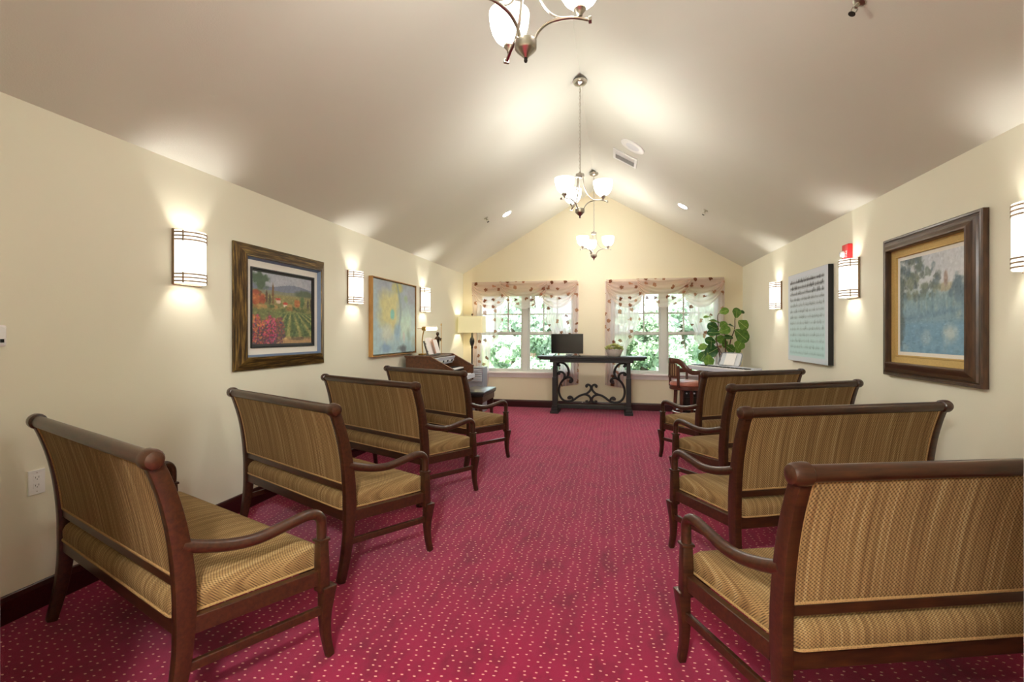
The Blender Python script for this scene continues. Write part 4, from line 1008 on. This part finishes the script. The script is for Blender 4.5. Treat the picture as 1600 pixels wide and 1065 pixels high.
# swivel barrel armchair
t = thing('swivel_armchair', 'brown wooden swivel armchair with leather seat at the keyboard', 'chair', (1.075, 7.72, 0), 0.25)
# local: faces +x ; back at -x
ss = MB().lathe([(0.235, 0.50), (0.25, 0.508), (0.25, 0.555), (0.235, 0.56)], n=36).build('seat_frame', 'chair_wood', t, True)
MB().lathe([(0.235, 0.555), (0.248, 0.575), (0.240, 0.605), (0.20, 0.628), (0.10, 0.640), (0.01, 0.642)], n=36).build('seat', 'leather_seat', t, True)
for k in range(4):
    a = PI/4+k*PI/2; c, s = math.cos(a), math.sin(a)
    MB().sweep([(0.17*c, 0.17*s, 0.51), (0.185*c, 0.185*s, 0.25), (0.215*c, 0.215*s, 0.0)], [(0.045, 0.045), (0.040, 0.040), (0.032, 0.032)], side=(-s, c, 0)).build('leg', 'chair_wood', t, False, 0.005)
MB().tube([(0.205*math.cos(2*PI*j/36), 0.205*math.sin(2*PI*j/36), 0.165) for j in range(36)], 0.012, 8, loop=True, side=(0, 0, 1)).build('foot_ring', 'nickel', t, True)
AR = 0.255
def rim(a): return (AR*math.cos(a), AR*math.sin(a))
# curved rail: high at the back, sweeping down into arms
path = []; sizes = []
for k in range(-30, 31):
    a = PI+k/30*math.radians(128); q = abs(k)/30
    z = 0.765+0.165*(0.5+0.5*math.cos(PI*min(1, max(0, (q-0.27)/0.42))))
    x, y = rim(a); path.append((x, y, z-0.0)); sizes.append((0.055+0.03*(1-q), 0.034))
MB().sweep(path, sizes, side=(0, 0, 1)).build('arm_rail', 'chair_wood', t, True, 0.006)
def bar_pt(a, z): x, y = rim(a); return (x, y, z)
for k in (-1, 1):
    for dg in (40, 112):
        a = PI+k*math.radians(dg); top = 0.86 if dg == 40 else 0.765
        MB().sweep([bar_pt(a, 0.54), bar_pt(a, top)], (0.036, 0.030), side=(-math.sin(a), math.cos(a), 0)).build('arm_post', 'chair_wood', t, False, 0.004)
MB().grid(lambda u, v: bar_pt(PI+(u-0.5)*math.radians(74), 0.70+0.185*v), 16, 2).build('back_panel', 'weave_panel', t, True)
for k in range(9):
    a = PI+(k-4)/4*math.radians(35); x, y = bar_pt(a, 0)[:2]
    MB().sweep([(x*1.015, y*1.015, 0.70), (x*1.015, y*1.015, 0.885)], (0.010, 0.012), side=(-math.sin(a), math.cos(a), 0)).build('slat', 'chair_wood', t)
MB().sweep([bar_pt(PI+(k-8)/8*math.radians(40), 0.695) for k in range(17)], (0.034, 0.028), side=(0, 0, 1)).build('lower_back_rail', 'chair_wood', t, True)

# fiddle-leaf fig in the corner
FX, FY = 1.79, 8.32
t = thing('fiddle_leaf_fig', 'potted fiddle-leaf fig tree with large green leaves in the corner', 'plant', (FX, FY, 0))
MB().lathe([(0.11, 0), (0.12, 0.01), (0.155, 0.27), (0.165, 0.30), (0.165, 0.33), (0.15, 0.33), (0.145, 0.29)], n=28).build('pot', 'terracotta', t, True)
MB().lathe([(0.146, 0.285), (0.08, 0.295), (0.005, 0.298)], n=20).build('soil', 'soil', t, True)
_c, _s = math.cos(YAW), math.sin(YAW)
def corner_pt(zx, zy, Y):
    px, py = 1080+zx/8.19, 470+zy/8.19
    r = (px-800)/FPX; u = (HORIZON-py)/FPX; dx, dy = r*_c-_s, r*_s+_c; k = Y/dy
    return Vector((dx*k-FX, Y-FY, EYE+u*k))
stems = [[(380, 810, 8.42), (368, 700, 8.42), (335, 560, 8.42), (320, 480, 8.42), (345, 330, 8.40), (338, 190, 8.40), (372, 150, 8.40)],
         [(400, 812, 8.43), (392, 690, 8.44), (372, 640, 8.43), (355, 600, 8.43)],
         [(440, 800, 8.46), (440, 560, 8.46), (432, 430, 8.45), (420, 330, 8.45)],
         [(440, 790, 8.44), (480, 660, 8.48), (505, 500, 8.50), (555, 360, 8.50), (560, 220, 8.50), (585, 170, 8.50)]]
for k, sp in enumerate(stems):
    P = [corner_pt(q[0], q[1], q[2]-0.16) for q in sp]; base = Vector((0.03*math.cos(k*1.7), 0.03*math.sin(k*1.7), 0.28))
    P = smooth_path([base]+P, 4); MB().tube(P, [0.013-0.009*i/len(P) for i in range(len(P))], 8).build('stem', 'stem_brown', t, True)
def fig_leaf_mesh():
    m = MB(); nu, nv = 8, 12
    def fn(u, v):
        w = 0.40*math.sin(PI*min(1, 0.02+v*0.97))**0.55*(0.62+0.5*v)+0.02*math.sin(PI*v)*math.cos(4*PI*v)
        s = 2*u-1
        return (s*w, v, 0.16*abs(s)**1.4*w+0.03*math.sin(v*9+s*2)-0.22*v*v)
    m.grid(fn, nu, nv); lf = m.mesh('leaf', 'fig_leaf', True)
    r = MB().tube([(0, v, 0.004+0.03*math.sin(v*9)-0.22*v*v) for v in [k/10 for k in range(-2, 10)]], 0.010, 5).mesh('midrib', 'succulent', True)
    return lf, r
LF, RIB = fig_leaf_mesh()
LEAVES = [(420,130,105,20,.2),(205,200,90,175,1.2),(585,150,125,80,.1),(655,140,60,10,.4),(670,305,150,-35,.35),(650,440,190,-40,.2),(290,252,130,0,1.2),(285,335,140,150,.1),(290,400,145,170,.75),(412,300,110,40,.3),(515,310,85,-10,1.1),(430,370,135,25,.4),(250,510,125,160,.35),(375,490,130,-5,.4),(470,460,110,10,.9),(430,545,105,-60,.4),(160,585,125,175,.6),(255,575,100,-90,.4),(270,640,175,205,.3),(160,700,145,235,.2),(228,765,150,-80,.3),(505,610,135,-30,.25),(615,570,150,60,.15),(600,630,80,-60,.4)]
for k, (zx, zy, L, ang, tilt) in enumerate(LEAVES):
    Y = 8.30+0.12*math.sin(k*2.1); L = L*0.00134*1.0; a = math.radians(ang)
    c = corner_pt(zx, zy, Y)
    while c.x+FX+abs(math.cos(a))*L*0.5+L*0.12 > XR-0.05: Y -= 0.05; c = corner_pt(zx, zy, Y)
    dirv = Vector((math.cos(a), -0.25*math.cos(k), math.sin(a))).normalized()
    face = Vector((0.25*math.sin(k*1.3), -math.cos(tilt), math.sin(tilt))).normalized()
    face = (face-dirv*face.dot(dirv)).normalized(); xx = dirv.cross(face)
    o = obj('leaf', LF, t); R = Matrix((xx, dirv, face)).transposed().to_4x4()
    o.matrix_local = Matrix.Translation(c-dirv*L*0.5) @ R @ Matrix.Diagonal((L*1.15, L, L, 1))
    obj('midrib', RIB, o)

# ------------------------------------------------------------------ outdoors: lawn, trees, flag
m = MB(); m.span((-40, YF+0.4, -0.9), (40, 70, -0.6)); structure(m.build('ground_lawn', 'grass'), 'grass lawn outside the windows', 'lawn')
def tree(x, y, h, r, n, mat, seed, label):
    rs = np.random.RandomState(seed)
    t = thing('leafy_tree', label, 'tree', (x, y, -0.6), 0, 'trees outside the windows')
    MB().tube([(0, 0, 0), (0.1, 0.05, h*0.35), (0.0, 0, h*0.7)], [0.16, 0.12, 0.05], 8).build('trunk', 'bark', t, True)
    # clumps of small leaves
    nc = 42; cl = []
    for k in range(nc):
        a = rs.rand()*2*PI; q = rs.rand(); zz = h*(0.10+0.86*q); rad = r*math.sqrt(rs.rand())*(1.0-0.55*q)
        cl.append((rad*math.cos(a), rad*math.sin(a), zz, r*(0.22+0.16*rs.rand())))
    cl = np.array(cl); pick = rs.randint(0, nc, n); base = cl[pick]
    off = rs.normal(size=(n, 3)); off /= np.linalg.norm(off, axis=1)[:, None]; off *= (rs.rand(n)**0.45)[:, None]
    P = base[:, :3]+off*base[:, 3:4]*np.array([1, 1, 0.8])
    A = rs.normal(size=(n, 3)); A /= np.linalg.norm(A, axis=1)[:, None]; Bv = np.cross(A, rs.normal(size=(n, 3))); Bv /= np.linalg.norm(Bv, axis=1)[:, None]
    s = (0.05+0.07*rs.rand(n))[:, None]
    V = np.stack([P-A*s, P+Bv*s*0.55, P+A*s, P-Bv*s*0.55], 1).reshape(-1, 3)
    me = bpy.data.meshes.new('foliage'); me.from_pydata(V.tolist(), [], np.arange(4*n).reshape(-1, 4).tolist()); me.materials.append(M[mat])
    o = obj('foliage', me, t); o['kind'] = 'stuff'
TREES = [(-4.7, 13.6, 2.5, 0.98, 9000, 'tree_leaf', 'low leafy tree outside seen behind the floor lamp'),
         (-2.0, 13.8, 2.6, 0.98, 9000, 'tree_leaf_pale', 'low leafy tree outside through the panes beside the television'),
         (0.7, 13.6, 2.5, 0.98, 9000, 'tree_leaf', 'low leafy tree outside through the left sash of the fig-side window'),
         (3.4, 13.9, 2.7, 0.98, 9000, 'tree_leaf_pale', 'low leafy tree outside through the right sash, behind the fig'),
         (-6.1, 16.0, 3.2, 1.15, 8000, 'tree_leaf', 'leafy bush outside beyond the organ corner, behind the low trees'),
         (-3.35, 16.2, 3.3, 1.0, 8000, 'tree_leaf_pale', 'leafy bush outside between two low trees, behind the television window'),
         (-0.6, 16.0, 3.2, 1.0, 8000, 'tree_leaf', 'leafy bush outside behind the console table wall'),
         (2.05, 16.2, 3.4, 1.0, 8000, 'tree_leaf_pale', 'leafy bush outside between two low trees, in the fig-side window'),
         (4.8, 16.0, 3.3, 1.0, 8000, 'tree_leaf', 'leafy bush outside beyond the fig corner'),
         (-6.4, 19.2, 5.6, 1.15, 4000, 'tree_leaf_pale', 'tall thin tree outside high behind the organ corner'),
         (-3.2, 19.4, 6.0, 1.15, 4000, 'tree_leaf', 'tall thin tree outside high in the window behind the television'),
         (0.0, 19.2, 5.8, 1.15, 4000, 'tree_leaf_pale', 'tall thin tree outside high between the two windows'),
         (3.2, 19.6, 6.2, 1.15, 4000, 'tree_leaf', 'tall thin tree outside high in the window beside the fig'),
         (6.4, 19.2, 6.0, 1.15, 4000, 'tree_leaf_pale', 'tall thin tree outside high beyond the fig corner')]
for k, (x, y, h, r, n, mt, lab) in enumerate(TREES): tree(x, y, h, r, n, mt, 40+k, lab)
